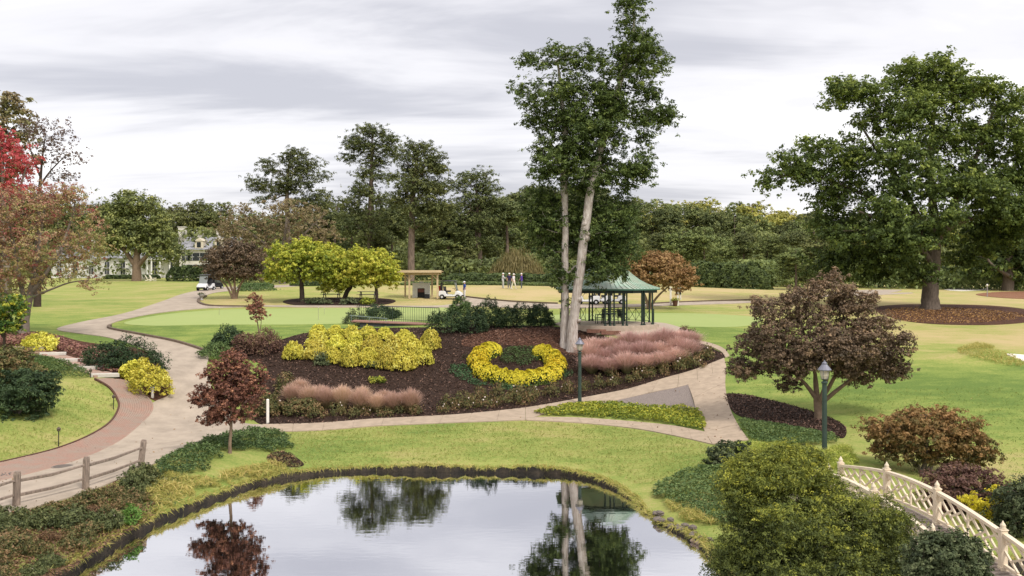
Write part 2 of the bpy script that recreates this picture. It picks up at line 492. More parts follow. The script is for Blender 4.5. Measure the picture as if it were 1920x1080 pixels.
# ------------------------------------------------------------------ ground sheets
def catmull(pts, per=6, closed=True):
    P = np.array(pts, float); n = len(P); out = []
    rngi = range(n) if closed else range(n - 1)
    for i in rngi:
        if closed: p0, p1, p2, p3 = P[i - 1], P[i], P[(i + 1) % n], P[(i + 2) % n]
        else: p0, p1, p2, p3 = P[max(i - 1, 0)], P[i], P[i + 1], P[min(i + 2, n - 1)]
        for s in np.arange(per) / per:
            out.append(.5 * (2 * p1 + (p2 - p0) * s + (2 * p0 - 5 * p1 + 4 * p2 - p3) * s * s + (3 * p1 - p0 - 3 * p2 + p3) * s ** 3))
    if not closed: out.append(P[-1])
    return np.array(out)
def plan(px_pts, per=6, closed=True, smooth=True):
    p = catmull(px_pts, per, closed) if smooth else np.array(px_pts, float)
    return np.array([[*g(a, b)][:2] for a, b in p])
def inside(pts, poly):
    x, y = pts[:, 0], pts[:, 1]; c = np.zeros(len(pts), bool)
    n = len(poly); j = n - 1
    for i in range(n):
        xi, yi = poly[i]; xj, yj = poly[j]
        hit = ((yi > y) != (yj > y)) & (x < (xj - xi) * (y - yi) / (yj - yi + 1e-12) + xi)
        c ^= hit; j = i
    return c
def fill(poly, res):
    lo, hi = poly.min(0), poly.max(0)
    nx, ny = max(2, int((hi[0] - lo[0]) / res)), max(2, int((hi[1] - lo[1]) / res))
    gx, gy = np.meshgrid(np.linspace(lo[0], hi[0], nx), np.linspace(lo[1], hi[1], ny))
    q = np.stack([gx.ravel(), gy.ravel()], 1)
    return q[inside(q, poly)]
def sheet_mesh(name, poly, res, off, m, skirt=.15, tintf=None):
    q = fill(poly, res); n = len(poly)
    allp = np.vstack([poly, q])
    vo, eo, fo, _, _, _ = geometry.delaunay_2d_cdt([Vector(p) for p in allp], [], [list(range(n))], 1, 1e-4)
    V2 = np.array([[p.x, p.y] for p in vo])
    Z = T(V2[:, 0], V2[:, 1]) + off
    V = [(a, b, c) for (a, b), c in zip(V2, Z)]
    faces = [tuple(f) for f in fo]
    if skirt > 0:
        b0 = len(V)
        zb = T(poly[:, 0], poly[:, 1]) + off
        for (a, b), c in zip(poly, zb): V.append((a, b, c))
        for (a, b), c in zip(poly, zb): V.append((a, b, c - skirt))
        faces += [(b0 + i, b0 + (i + 1) % n, b0 + n + (i + 1) % n, b0 + n + i) for i in range(n)]
    me = bpy.data.meshes.new(name); me.from_pydata(V, [], faces); me.materials.append(m)
    bm = bmesh.new(); bm.from_mesh(me); 
    bmesh.ops.recalc_face_normals(bm, faces=bm.faces)
    up = sum(f.normal.z * f.calc_area() for f in bm.faces)
    if up < 0: bmesh.ops.reverse_faces(bm, faces=bm.faces)
    bm.to_mesh(me); bm.free()
    if tintf is not None:
        arr = np.array([v.co[:] for v in me.vertices])
        a = me.attributes.new('tint', 'FLOAT', 'POINT'); a.data.foreach_set('value', tintf(arr[:, 0], arr[:, 1]).astype(np.float32))
    return me
def region(name, px, m, off, res=.8, per=6, smooth=True, skirt=.15, poly=None, kind='structure', tintf=None):
    p = plan(px, per, True, smooth) if poly is None else poly
    o = obj(name, sheet_mesh(name, p, res, off, m, skirt, tintf))
    return tag(o, kind=kind), p

# lawn dryness: 0 lush green, 1 straw
DRY = [(700,840,.38),(1200,860,.42),(950,825,.46),(600,850,.38),(100,800,.46),(50,850,.5),(200,720,.4),(150,570,.36),(250,540,.54),(100,600,.34),(60,560,.42),(300,530,.5),(300,555,.55),
(300,620,.16),(500,625,.15),(700,620,.2),(240,610,.2),(1700,740,.12),(1850,790,.12),(1905,870,.58),(1700,690,.2),(1450,640,.28),(1320,640,.14),(1250,640,.16),(1780,630,.88),(1900,630,.8),(1800,660,.5),(1650,570,.85),(1350,545,.9),(1000,550,.96),
(900,545,.96),(1500,560,.8),(800,570,.85),(480,565,.7),(400,565,.75),(650,555,.62),(1300,555,.92),(470,548,.5),(1200,590,.3),(1350,600,.4),(1500,600,.6),(1600,590,.7),(1850,560,.85),(1900,545,.75),(1450,580,.7),(1300,580,.55),(1500,760,.3),(1640,800,.3),(1620,700,.2),(1750,700,.26),(1830,720,.14),(1590,830,.45),(1430,760,.3)]
DP = np.array([[*g(a, b)][:2] for a, b, _ in DRY]); DV = np.array([c for _, _, c in DRY])
def dryness(x, y):
    d2 = ((x[:, None] - DP[None, :, 0]) / (4 + .12 * y[:, None].clip(0, 300))) ** 2 + ((y[:, None] - DP[None, :, 1]) / (4 + .09 * y[:, None].clip(0, 300))) ** 2
    w = 1 / (d2 + .02) ** 1.6
    return (w * DV).sum(1) / w.sum(1)

def lawn_material(name, cols, streak=.2, bump=.5):
    m = bpy.data.materials.new(name); m.use_nodes = True
    t = m.node_tree; b = t.nodes['Principled BSDF']; b.inputs['Roughness'].default_value = .9; b.inputs['Specular IOR Level'].default_value = .1
    a = t.nodes.new('ShaderNodeAttribute'); a.attribute_name = 'tint'
    c = t.nodes.new('ShaderNodeTexCoord')
    def noise(scale, det, st=(1, 1, 1), rough=.6):
        mp = t.nodes.new('ShaderNodeMapping'); mp.inputs['Scale'].default_value = st
        t.links.new(c.outputs['Object'], mp.inputs[0])
        n = t.nodes.new('ShaderNodeTexNoise'); n.inputs['Scale'].default_value = scale; n.inputs['Detail'].default_value = det; n.inputs['Roughness'].default_value = rough
        t.links.new(mp.outputs[0], n.inputs['Vector']); return n.outputs[0]
    def mth(op, x, y):
        n = t.nodes.new('ShaderNodeMath'); n.operation = op
        for i, v_ in enumerate((x, y)):
            if isinstance(v_, (int, float)): n.inputs[i].default_value = v_
            else: t.links.new(v_, n.inputs[i])
        return n.outputs[0]
    big = mth('MULTIPLY', mth('SUBTRACT', noise(.16, 4), .5), streak * 2.2)
    mid = mth('MULTIPLY', mth('SUBTRACT', noise(.9, 5, (.5, 1.3, 1)), .5), streak * 2.0)
    fine = mth('MULTIPLY', mth('SUBTRACT', noise(9, 6, (1, 1, 1), .75), .5), streak * 2.4)
    s = mth('ADD', mth('ADD', a.outputs['Fac'], big), mth('ADD', mid, fine))
    r = t.nodes.new('ShaderNodeValToRGB'); cr = r.color_ramp; n = len(cols)
    cr.elements[0].position = 0; cr.elements[0].color = (*cols[0], 1); cr.elements[1].position = 1; cr.elements[1].color = (*cols[-1], 1)
    for i in range(1, n - 1):
        e = cr.elements.new(i / (n - 1)); e.color = (*cols[i], 1)
    t.links.new(s, r.inputs[0]); t.links.new(r.outputs[0], b.inputs['Base Color'])
    bp = t.nodes.new('ShaderNodeBump'); bp.inputs['Strength'].default_value = bump; bp.inputs['Distance'].default_value = .04
    t.links.new(noise(24, 5), bp.inputs['Height']); t.links.new(bp.outputs[0], b.inputs['Normal'])
    return m
M_lawn = lawn_material('lawn_grass', [(.130,.195,.046), (.210,.272,.064), (.305,.328,.092), (.405,.352,.140), (.480,.375,.190)], .50, 1.0)
M_green = lawn_material('putting_turf', [(.25,.33,.10), (.315,.375,.135), (.39,.41,.17)], .2, .1)
M_mulch = mat('dark_mulch', (.060,.036,.026), .95, var=.6, vscale=7, bump=1.0, bscale=30, col2=(.020,.013,.011), spec=.1)
M_mulch2 = mat('reddish_mulch', (.125,.062,.040), .95, var=.5, vscale=6, bump=1.0, bscale=26, col2=(.05,.026,.019), spec=.1)
M_conc = mat('pale_concrete', (.43,.355,.282), .85, var=.24, vscale=.9, bump=.25, bscale=40, spec=.2)
M_conc2 = mat('tan_path_concrete', (.44,.345,.258), .85, var=.22, vscale=2.2, bump=.25, bscale=40, spec=.2)
M_gravel = mat('grey_gravel', (.30,.25,.225), .95, var=.4, vscale=16, bump=.8, bscale=30, spec=.1)
M_soil = mat('wet_bank_soil', (.050,.038,.026), .85, var=.6, vscale=1.2, bump=1.0, bscale=9, col2=(.014,.012,.010))
M_sand = mat('bunker_sand', (.74,.68,.60), .9, var=.1, vscale=3)
M_straw = mat('pine_straw', (.27,.125,.065), .95, var=.4, vscale=8, bump=.6, bscale=30)

# pond outline (photograph pixels of the water line, then round under the camera)
def wpt(px, py):
    d = F * H / (py - HY); return [(px - 960) / F * d, d]
POND_PX = [(120,1080),(170,1050),(235,1010),(300,977),(380,945),(460,915),(520,900),(600,889),(700,884),(800,885),(900,886),(1000,887),(1060,891),(1110,901),(1150,916),(1185,937),(1213,965),(1258,992),(1310,1020),(1342,1055)]
POND = np.array([wpt(*p) for p in POND_PX] + [(6.4,26.0),(9.2,24.6),(11.5,27.2),(15.5,28.5),(18.5,26),(13.5,22.5),(10,20.5),(8,14),(6,6),(-6,5),(-13,12),(-14.2,20),(-13.6,25)])
POND = catmull(POND, 7)
_r = np.random.default_rng(5)
_k = np.arange(len(POND)) * 2 * np.pi / len(POND)
POND += np.stack([np.sin(_k * 31) + np.sin(_k * 53 + 1), np.cos(_k * 37) + np.sin(_k * 61 + 2)], 1) * .035
T_free = T
def T(x, y):
    """the free surface, eased down to a low lip along the pond"""
    x = np.asarray(x, float); y = np.asarray(y, float)
    z = T_free(x, y); zf = z.ravel().copy(); X, Y = x.ravel(), y.ravel()
    k = np.nonzero((Y > 24) & (Y < 47) & (np.abs(X) < 22))[0]
    for i in range(0, len(k), 8000):
        kk = k[i:i + 8000]
        dd = np.sqrt(((X[kk, None] - POND[None, ::2, 0]) ** 2 + (Y[kk, None] - POND[None, ::2, 1]) ** 2).min(1))
        lip = .17 + .04 * np.sin(X[kk] * 1.3) + dd * .30 + np.clip(dd - 2, 0, 9) * 2
        zf[kk] = np.minimum(zf[kk], lip)
    return zf.reshape(x.shape)

rows = [6.0]
while rows[-1] < 330: rows.append(rows[-1] + max(.8, rows[-1] * .0125))
gp = []
for d in rows:
    w = .70 * d + 8; s = max(.9, d * .0125); n = int(2 * w / s)
    xs = np.linspace(-w, w, n) + (_r.random() - .5) * s
    gp.append(np.stack([xs, np.full(n, d) + _r.normal(size=n) * .02], 1))
gp = np.vstack(gp)
coarse = [(x, y) for x in (-1800, -900, -450, -220, -110, -50, -20, 20, 50, 110, 220, 450, 900, 1800) for y in (-400, -150, -60, -20, 0, 60, 150, 260, 400, 700, 1300, 2600) if not (-60 <= y <= 330 and abs(x) < .7 * max(y, 6) + 12)]
gp = np.vstack([gp, coarse])
near = np.min(((gp[:, None, :] - POND[None, ::2, :]) ** 2).sum(-1), axis=1) < .12 if len(gp) < 60000 else np.zeros(len(gp), bool)
gp = gp[~near & ~inside(gp, POND)]
nP = len(POND)
allp = np.vstack([POND, gp])
vo, eo, fo, _, _, _ = geometry.delaunay_2d_cdt([Vector(p) for p in allp], [(i, (i + 1) % nP) for i in range(nP)], [], 0, 1e-4)
V2 = np.array([[p.x, p.y] for p in vo]); tri = np.array([f for f in fo if len(f) == 3])
cen = V2[tri].mean(1)
tri = tri[~inside(cen, POND)]
Vg = np.column_stack([V2, T(V2[:, 0], V2[:, 1])])
nrm = np.cross(Vg[tri[:, 1]] - Vg[tri[:, 0]], Vg[tri[:, 2]] - Vg[tri[:, 0]])[:, 2]
tri[nrm < 0] = tri[nrm < 0][:, ::-1]
gm = arrays_mesh('lawn', Vg, tri, M_lawn, dryness(Vg[:, 0], Vg[:, 1]), smooth=True)
tag(obj('lawn', gm), kind='structure')

# bank face, bed and water of the pond
zb = np.maximum(T(POND[:, 0], POND[:, 1]), .12)
cenp = POND.mean(0)
tang = np.roll(POND, -1, 0) - np.roll(POND, 1, 0)
nin = np.stack([-tang[:, 1], tang[:, 0]], 1); nin = nin / (np.linalg.norm(nin, axis=1, keepdims=True) + 1e-9)
test = POND + nin * .2
sgn = np.where(inside(test, POND), 1, -1)[:, None]; nin = nin * sgn
prof = [(-.10, .035, 0), (.05, -.03, 0), (.02, -.45, 1), (.10, -.85, 1), (.22, -1.25, 1)]
Vb = []
for inn, dz, mode in prof:
    jit = (np.sin(_k * 43 + dz * 3) + np.sin(_k * 71 - dz * 5))[:, None] * .02
    q = POND + nin * (inn + jit)
    z = T(POND[:, 0], POND[:, 1]) + dz if mode == 0 else zb + (zb + .35) * dz
    Vb.append(np.column_stack([q, np.maximum(z, -1)]))
Vb = np.vstack(Vb)
Qb = np.array([(k * nP + i, k * nP + (i + 1) % nP, (k + 1) * nP + (i + 1) % nP, (k + 1) * nP + i) for k in range(len(prof) - 1) for i in range(nP)])
tag(obj('pond_bank', arrays_mesh('pond_bank', Vb, Qb, M_soil, smooth=True)), kind='structure')
pond_out = POND - nin * .3
M_bed = mat('pond_mud', (.02, .02, .016), .9)
def flat(name, poly, z, m):
    vo, eo, fo, _, _, _ = geometry.delaunay_2d_cdt([Vector(p) for p in poly], [], [list(range(len(poly)))], 1, 1e-4)
    me = bpy.data.meshes.new(name); me.from_pydata([(p.x, p.y, z) for p in vo], [], [tuple(f) for f in fo]); me.materials.append(m)
    bm = bmesh.new(); bm.from_mesh(me)
    for f in bm.faces:
        if f.normal.z < 0: f.normal_flip()
    bm.to_mesh(me); bm.free()
    return tag(obj(name, me), kind='structure')
flat('pond_bed', POND + nin * .05, -.6, M_bed)
mw = bpy.data.materials.new('pond_water'); mw.use_nodes = True
t = mw.node_tree; t.nodes.clear()
o_ = t.nodes.new('ShaderNodeOutputMaterial')
df = t.nodes.new('ShaderNodeBsdfDiffuse'); df.inputs[0].default_value = (.012, .014, .013, 1)
gl = t.nodes.new('ShaderNodeBsdfGlossy'); gl.inputs[0].default_value = (.97, .97, .99, 1); gl.inputs['Roughness'].default_value = .015
fr = t.nodes.new('ShaderNodeLayerWeight'); fr.inputs[0].default_value = .82
mx = t.nodes.new('ShaderNodeMixShader')
tcw = t.nodes.new('ShaderNodeTexCoord')
mpw = t.nodes.new('ShaderNodeMapping'); mpw.inputs['Scale'].default_value = (.7, 1.6, 1)
nw = t.nodes.new('ShaderNodeTexNoise'); nw.inputs['Scale'].default_value = 2.2; nw.inputs['Detail'].default_value = 3
bw = t.nodes.new('ShaderNodeBump'); bw.inputs['Strength'].default_value = .022; bw.inputs['Distance'].default_value = .05
t.links.new(tcw.outputs['Object'], mpw.inputs[0]); t.links.new(mpw.outputs[0], nw.inputs['Vector']); t.links.new(nw.outputs[0], bw.inputs['Height'])
t.links.new(bw.outputs[0], gl.inputs['Normal'])
wmix = t.nodes.new('ShaderNodeMapRange'); wmix.inputs[3].default_value = .72; wmix.inputs[4].default_value = 1.0
t.links.new(fr.outputs['Fresnel'], wmix.inputs[0])
t.links.new(wmix.outputs[0], mx.inputs[0]); t.links.new(df.outputs[0], mx.inputs[1]); t.links.new(gl.outputs[0], mx.inputs[2]); t.links.new(mx.outputs[0], o_.inputs[0])
flat('pond_water', POND + nin * .02, 0.0, mw)

# mulch beds
BED_PX = [(515,640),(560,628),(620,618),(700,616),(830,614),(920,612),(1050,614),(1120,628),(1200,645),(1290,640),(1325,650),(1352,662),(1358,672),(1300,695),(1240,712),(1180,730),(1120,742),(1040,757),(985,766),(920,773),(850,779),(780,783),(700,787),(600,795),(505,797),(478,790),(465,770),(475,735),(500,690),(430,665),(420,655),(470,640)]
region('mulch_bed', BED_PX, M_mulch, .035, .6)
region('mulch_bed', [(870,650),(880,630),(960,617),(1055,620),(1130,640),(1150,655),(1110,668),(1060,664),(1000,652),(940,648)], M_mulch2, .048, .5, skirt=.02)
region('mulch_bed', [(1640,578),(1680,572),(1760,571),(1850,573),(1915,579),(1960,588),(1940,602),(1870,609),(1780,609),(1710,604),(1660,592)], M_mulch2, .04, .9)
region('mulch_bed', [(1358,740),(1400,741),(1450,752),(1500,765),(1560,785),(1586,803),(1580,822),(1545,812),(1480,800),(1420,790),(1382,778),(1366,760)], M_mulch, .03, .5)
region('mulch_bed', [(530,566),(560,560),(640,558),(720,560),(742,565),(715,572),(640,574),(560,573)], M_mulch, .03, .6)
region('mulch_bed', [(0,625),(60,622),(105,628),(150,640),(205,648),(262,655),(300,680),(316,712),(317,738),(295,752),(272,742),(240,722),(214,708),(150,680),(100,664),(55,652),(0,650)], M_mulch2, .03, .5)
region('mulch_bed', [(500,858),(525,846),(552,856),(570,872),(545,876),(515,872)], M_mulch, .02, .3, skirt=.02)
region('pine_straw_bed', [(1830,553),(1870,548),(1930,547),(2000,549),(2000,560),(1900,560)], M_straw, .05, 1.2)
# greens, gravel, sand
tg = lambda x, y: np.full(len(x), .5)
region('putting_green', [(232,606),(300,591),(420,581),(600,578),(830,577),(868,584),(830,600),(600,608),(400,609),(290,611)], M_green, .02, 1.0, skirt=.05, tintf=tg)
region('putting_green', [(1030,592),(1130,588),(1300,588),(1410,594),(1430,602),(1380,613),(1240,612),(1130,610),(1040,604)], M_green, .02, 1.0, skirt=.05, tintf=tg)
region('gravel_patch', [(1150,753),(1225,736.5),(1290,721),(1306,772),(1250,768),(1200,760)], M_gravel, .03, .4, smooth=False)
region('sand_bunker', [(1888,664),(1930,667),(1990,676),(2000,690),(1940,684),(1905,672)], M_sand, .03, .5)
region('sand_bunker', [(1770,543),(1810,541),(1860,541),(1850,544),(1800,546)], M_sand, .04, 1.2)
region('sand_bunker', [(1560,549),(1620,544),(1690,544),(1660,550),(1600,553)], M_conc, .04, 1.2)

# concrete drive with its branch behind the putting green
DRIVE = [(-60,985),(-60,915),(0,897),(90,868),(170,842),(225,815),(262,790),(286,757),(318,741),(316,712),(300,680),(268,655),(205,634),(150,626),(106,618),(150,605),(230,589),(300,567),(338,553),(372,545),(400,540),(440,538),(500,536),(560,534),(560,537),(490,541),(430,546),(400,550),(384,556),(372,563),(376,570),(400,574),(460,576),(380,579),(300,587),(240,598),(208,608),(207,617),(270,629),(330,641),(380,657),(392,668),(388,690),(400,730),(450,790),(492,798),(492,811),(460,818),(420,824),(340,845),(270,880),(160,925),(30,962)]
region('concrete_drive', DRIVE, M_conc, .05, .7, per=4)
region('cart_path', [(455,573.5),(600,573.5),(760,574),(830,573),(868,566),(850,560),(868,558),(905,562),(960,567),(1050,571),(1180,571),(1300,567),(1390,565),(1425,566),(1390,569),(1300,572),(1180,576),(1050,579),(960,578),(900,575),(860,577),(700,576.5),(560,576.5)], M_conc, .05, 1.0)
region('cart_path', [(1500,556),(1600,552),(1700,549),(1700,551),(1600,555),(1500,559)], M_conc, .05, 1.5)

# front garden path in cast slabs
def resample(poly, n):
    d = np.concatenate([[0], np.cumsum(np.linalg.norm(np.diff(poly, axis=0), axis=1))])
    s = np.linspace(0, d[-1], n)
    return np.stack([np.interp(s, d, poly[:, k]) for k in range(2)], 1)
front_path = tag(thing('garden_path', None, None), kind='structure')
def slabs(A_px, B_px, n, sub=3, wid=4, gap=.0035, off=.05, name='slab'):
    A = resample(plan(A_px, 6, False), n * sub + 1); B = resample(plan(B_px, 6, False), n * sub + 1)
    for k in range(n):
        V = []; Fc = []
        for i in range(sub + 1):
            j = k * sub + i; ta = 0.0
            a, b = A[j].copy(), B[j].copy()
            if i == 0: a += (A[j + 1] - A[j]) * gap * sub; b += (B[j + 1] - B[j]) * gap * sub
            if i == sub: a -= (A[j] - A[j - 1]) * gap * sub; b -= (B[j] - B[j - 1]) * gap * sub
            for w in range(wid + 1): V.append(a + (b - a) * w / wid)
        V = np.array(V); z = T(V[:, 0], V[:, 1]) + off + _r.normal() * .002
        top = np.column_stack([V, z]); bot = np.column_stack([V, z - .12])
        W = wid + 1; n0 = len(V)
        for i in range(sub):
            for w in range(wid): Fc.append((i * W + w, i * W + w + 1, (i + 1) * W + w + 1, (i + 1) * W + w))
        ring = [w for w in range(W)] + [i * W + wid for i in range(1, sub + 1)] + [sub * W + w for w in range(wid - 1, -1, -1)] + [i * W for i in range(sub - 1, 0, -1)]
        Fc += [(ring[i], ring[(i + 1) % len(ring)], n0 + ring[(i + 1) % len(ring)], n0 + ring[i]) for i in range(len(ring))]
        mb = MB(); mb.add(np.vstack([top, bot]), Fc); mb.build(name, M_conc2, front_path)
slabs([(492,797),(600,794),(700,786.5),(780,782.5),(850,778.5),(920,772.5),(985,765.5)], [(492,811),(600,808),(700,800),(780,796.5),(850,793.5),(920,791),(985,788.5)], 9)
slabs([(985.2,765.4),(1040,756.5),(1120,741.5),(1180,729.5),(1240,711.5),(1300,694.5),(1358,672)], [(985.2,788.4),(1025,776),(1090,762.5),(1160,751),(1225,736),(1290,722),(1362,690)], 10, gap=.006)
slabs([(987,789),(1080,793.5),(1180,803),(1260,817),(1335,834)], [(990,783.5),(1080,784),(1180,791),(1260,799),(1322,811)], 8)
slabs([(1290,722.5),(1300,750),(1306,775),(1322,811),(1336,834)], [(1362,690.5),(1360,725),(1368,765),(1385,800),(1404,826)], 5, off=.054, gap=.006)
slabs([(1360,671),(1352,660),(1330,650),(1300,642),(1250,636)], [(1368,668),(1358,655),(1335,645),(1303,638),(1255,632)], 4)

# brick walk: every brick laid, joints open
M_brick = mat('worn_red_brick', (.40,.245,.19), .9, var=.35, vscale=1.3, col2=(.36,.28,.225), bump=.3, bscale=30)
M_mortar = mat('brick_walk_bedding', (.27,.19,.15), .95)
WA = plan([(178,712),(205,728),(220,750),(222,768),(205,795),(165,820),(110,842),(50,858),(-40,878)], 6, False)
WB = plan([(236,714),(268,738),(286,757),(284,776),(260,800),(224,829),(168,856),(92,881),(-40,914)], 6, False)
nrow = 250; nbr = 15
A = resample(WA, nrow); B = resample(WB, nrow)
o_, p_ = region('brick_walk', None, M_mortar, .052, .6, poly=np.vstack([A[::4], B[::-4]]))
walk = o_
mb_v = []; mb_f = []
for i in range(nrow - 1):
    for k in range(nbr):
        s = .5 * (i % 2) / nbr * .0
        f0, f1 = k / nbr, (k + 1) / nbr
        q = [A[i] + (B[i] - A[i]) * f0, A[i + 1] + (B[i + 1] - A[i + 1]) * f0, A[i + 1] + (B[i + 1] - A[i + 1]) * f1, A[i] + (B[i] - A[i]) * f1]
        c = sum(q) / 4
        q = [c + (p - c) * .95 for p in q]
        dz = _r.normal() * .004
        b0 = len(mb_v)
        mb_v += [(p[0], p[1], dz + .074) for p in q] + [(p[0], p[1], dz + .03) for p in q]
        mb_f += [(b0, b0 + 1, b0 + 2, b0 + 3), (b0, b0 + 4, b0 + 5, b0 + 1), (b0 + 1, b0 + 5, b0 + 6, b0 + 2), (b0 + 2, b0 + 6, b0 + 7, b0 + 3), (b0 + 3, b0 + 7, b0 + 4, b0)]
mb_v = np.array(mb_v); mb_v[:, 2] += T(mb_v[:, 0], mb_v[:, 1])
me = arrays_mesh('laid_bricks', mb_v, np.array(mb_f), M_brick)
bm = bmesh.new(); bm.from_mesh(me); bmesh.ops.recalc_face_normals(bm, faces=bm.faces); bm.to_mesh(me); bm.free()
tag(obj('laid_bricks', me, walk), kind='stuff')

# low edging along the putting green and the tree island
M_edge = mat('edging_brick', (.17,.125,.09), .9, var=.35, vscale=3)
def kerb(name, px, w, h, m, per=5):
    p = plan(px, per, False); mb = MB(); n = len(p)
    L = []; R = []
    for i in range(n):
        t = p[min(i + 1, n - 1)] - p[max(i - 1, 0)]; t = t / (np.linalg.norm(t) + 1e-9); nn = np.array([-t[1], t[0]]) * w / 2
        z = float(T(p[i][0], p[i][1]))
        for q, zz_ in ((p[i] + nn, z + h), (p[i] - nn, z + h), (p[i] - nn, z - .1), (p[i] + nn, z - .1)): L.append((q[0], q[1], zz_))
    Fc = [(4 * i + k, 4 * i + (k + 1) % 4, 4 * i + 4 + (k + 1) % 4, 4 * i + 4 + k) for i in range(n - 1) for k in range(4)]
    Fc += [(0, 1, 2, 3), tuple(4 * (n - 1) + k for k in (3, 2, 1, 0))]
    mb.add(L, Fc); return tag(mb.build(name, m), kind='structure')
kerb('edging_kerb', [(207,612),(208,618),(270,630),(330,642),(378,657),(395,666)], .22, .17, M_edge)
kerb('edging_kerb', [(386,556),(372,564),(378,571),(402,575),(470,576)], .25, .17, M_edge)
kerb('edging_kerb', [(870,557),(905,561),(960,566),(1045,570)], .25, .15, M_edge)
kerb('edging_kerb', [(1210,571),(1300,566.5),(1425,562.5)], .25, .15, M_edge)
kerb('brick_edging', [(-30,876),(50,858),(110,842),(165,820),(205,795),(222,768),(220,750),(205,728),(178,712)], .1, .1, mat('dark_edging', (.10,.05,.035), .9))
# ------------------------------------------------------------------ vegetation
B_cedar = mat('pale_cedar_bark', (.59,.535,.495), .9, var=.45, vscale=3.5, bump=.9, bscale=9, stretch=(4,4,.55), col2=(.30,.235,.20), spec=.1)
B_oak = mat('oak_bark', (.19,.15,.12), .95, var=.5, vscale=3, bump=1, bscale=8, stretch=(3,3,.6), spec=.1)
B_pine = mat('pine_bark', (.22,.165,.135), .95, var=.5, vscale=2.5, bump=.6, bscale=6, stretch=(2,2,.5), spec=.1)
B_grey = mat('grey_twig_bark', (.23,.19,.16), .95, var=.3, vscale=4, spec=.1)
B_dark = mat('dark_bark', (.075,.055,.045), .95, var=.4, vscale=5, spec=.1)
B_tan = mat('tan_smooth_bark', (.24,.17,.12), .9, var=.35, vscale=5, spec=.1)

G_cedar = leafmat('cedar_needles', [(.020,.032,.011), (.045,.066,.019), (.084,.114,.030), (.148,.178,.045)], .25)
G_oak = leafmat('oak_leaves', [(.020,.030,.010), (.050,.072,.018), (.100,.130,.030), (.185,.212,.050)], .3, gain=1.75)
G_pine = leafmat('pine_needles', [(.032,.042,.020), (.058,.070,.026), (.095,.105,.036), (.145,.148,.052)], .15, hue=.12, gain=1.9)
G_wood = leafmat('wood_leaves', [(.042,.052,.024), (.078,.092,.032), (.122,.134,.044), (.185,.188,.062)], .2, hue=.22, gain=2.0)
G_yelwood = leafmat('yellowing_wood_leaves', [(.12,.13,.036), (.21,.21,.050), (.30,.28,.068), (.38,.34,.09)], .25, hue=.12, gain=1.75)
G_brownwood = leafmat('thin_brown_leaves', [(.085,.060,.035), (.14,.105,.060), (.19,.150,.080), (.16,.155,.065)], .25)
G_rust = leafmat('rust_leaves', [(.12,.070,.030), (.195,.112,.050), (.26,.158,.070), (.27,.20,.09)], .25)
G_lime = leafmat('lime_leaves', [(.10,.135,.022), (.20,.235,.032), (.34,.345,.045), (.48,.42,.075)], .3, gain=1.5)
G_maple = leafmat('bronze_maple_leaves', [(.050,.026,.020), (.115,.050,.036), (.195,.088,.056), (.33,.165,.095)], .25)
G_jap = leafmat('brown_maple_leaves', [(.046,.036,.024), (.096,.068,.045), (.150,.103,.066), (.24,.16,.095)], .25)
G_left = leafmat('mixed_autumn_leaves', [(.20,.058,.052), (.235,.115,.080), (.265,.185,.112), (.27,.215,.080), (.165,.170,.058)], .3)
G_red = leafmat('scarlet_leaves', [(.20,.030,.036), (.33,.055,.062), (.42,.10,.095)], .3)
G_gold = leafmat('gold_conifer_needles', [(.22,.23,.03), (.42,.38,.05), (.60,.52,.085), (.72,.63,.17)], .25, gain=1.3, hue=0.16)
G_yew = leafmat('dark_yew_needles', [(.012,.022,.011), (.024,.042,.018), (.042,.068,.026), (.075,.105,.04)], .15)
G_junip = leafmat('blue_green_juniper', [(.030,.060,.028), (.052,.100,.042), (.085,.145,.062)], .2)
G_ivy = leafmat('green_cover_leaves', [(.030,.052,.020), (.056,.090,.030), (.092,.132,.044), (.14,.175,.06)], .25)
G_mumy = leafmat('yellow_blooms', [(.46,.40,.030), (.62,.53,.035), (.72,.62,.06), (.70,.47,.035)], .2, gain=1.12)
G_mumg = leafmat('mum_leaves', [(.06,.10,.02), (.11,.16,.03), (.2,.24,.04)], .2, gain=1.0)
G_olive = leafmat('olive_shrub_leaves', [(.026,.035,.013), (.056,.070,.020), (.102,.120,.028), (.19,.205,.036), (.31,.30,.045)], .3, gain=1.55)
G_box = leafmat('box_leaves', [(.022,.030,.015), (.046,.060,.026), (.085,.10,.045), (.14,.15,.075)], .2)
G_purple = leafmat('purple_shrub_leaves', [(.045,.026,.022), (.095,.050,.040), (.14,.080,.055), (.16,.13,.055)], .25)
G_pinkcov = leafmat('pinkish_cover_leaves', [(.11,.05,.045), (.20,.095,.080), (.27,.15,.11), (.18,.16,.07)], .2)
G_orange = leafmat('orange_shrub_leaves', [(.06,.062,.020), (.14,.094,.034), (.23,.135,.054), (.33,.19,.085)], .25, gain=1.5)
G_rosegreen = leafmat('green_rose_leaves', [(.036,.044,.020), (.068,.084,.032), (.115,.132,.048), (.17,.17,.07)], .25, gain=1.3)
G_roserust = leafmat('rusty_rose_leaves', [(.06,.036,.022), (.125,.072,.040), (.20,.115,.060), (.29,.19,.10)], .25, gain=1.2)
G_rose = leafmat('rose_leaves', [(.034,.040,.018), (.070,.078,.028), (.125,.120,.042), (.20,.125,.06), (.26,.17,.09)], .2, gain=1.3)
G_yelgr = leafmat('yellow_green_cover', [(.06,.095,.016), (.14,.18,.025), (.29,.30,.04), (.44,.40,.05)], .25, gain=1.35)
G_muhly = leafmat('pink_muhly_blades', [(.085,.10,.032), (.21,.18,.088), (.38,.255,.205), (.50,.335,.305)], .3, gain=1.55, hue=0.14)
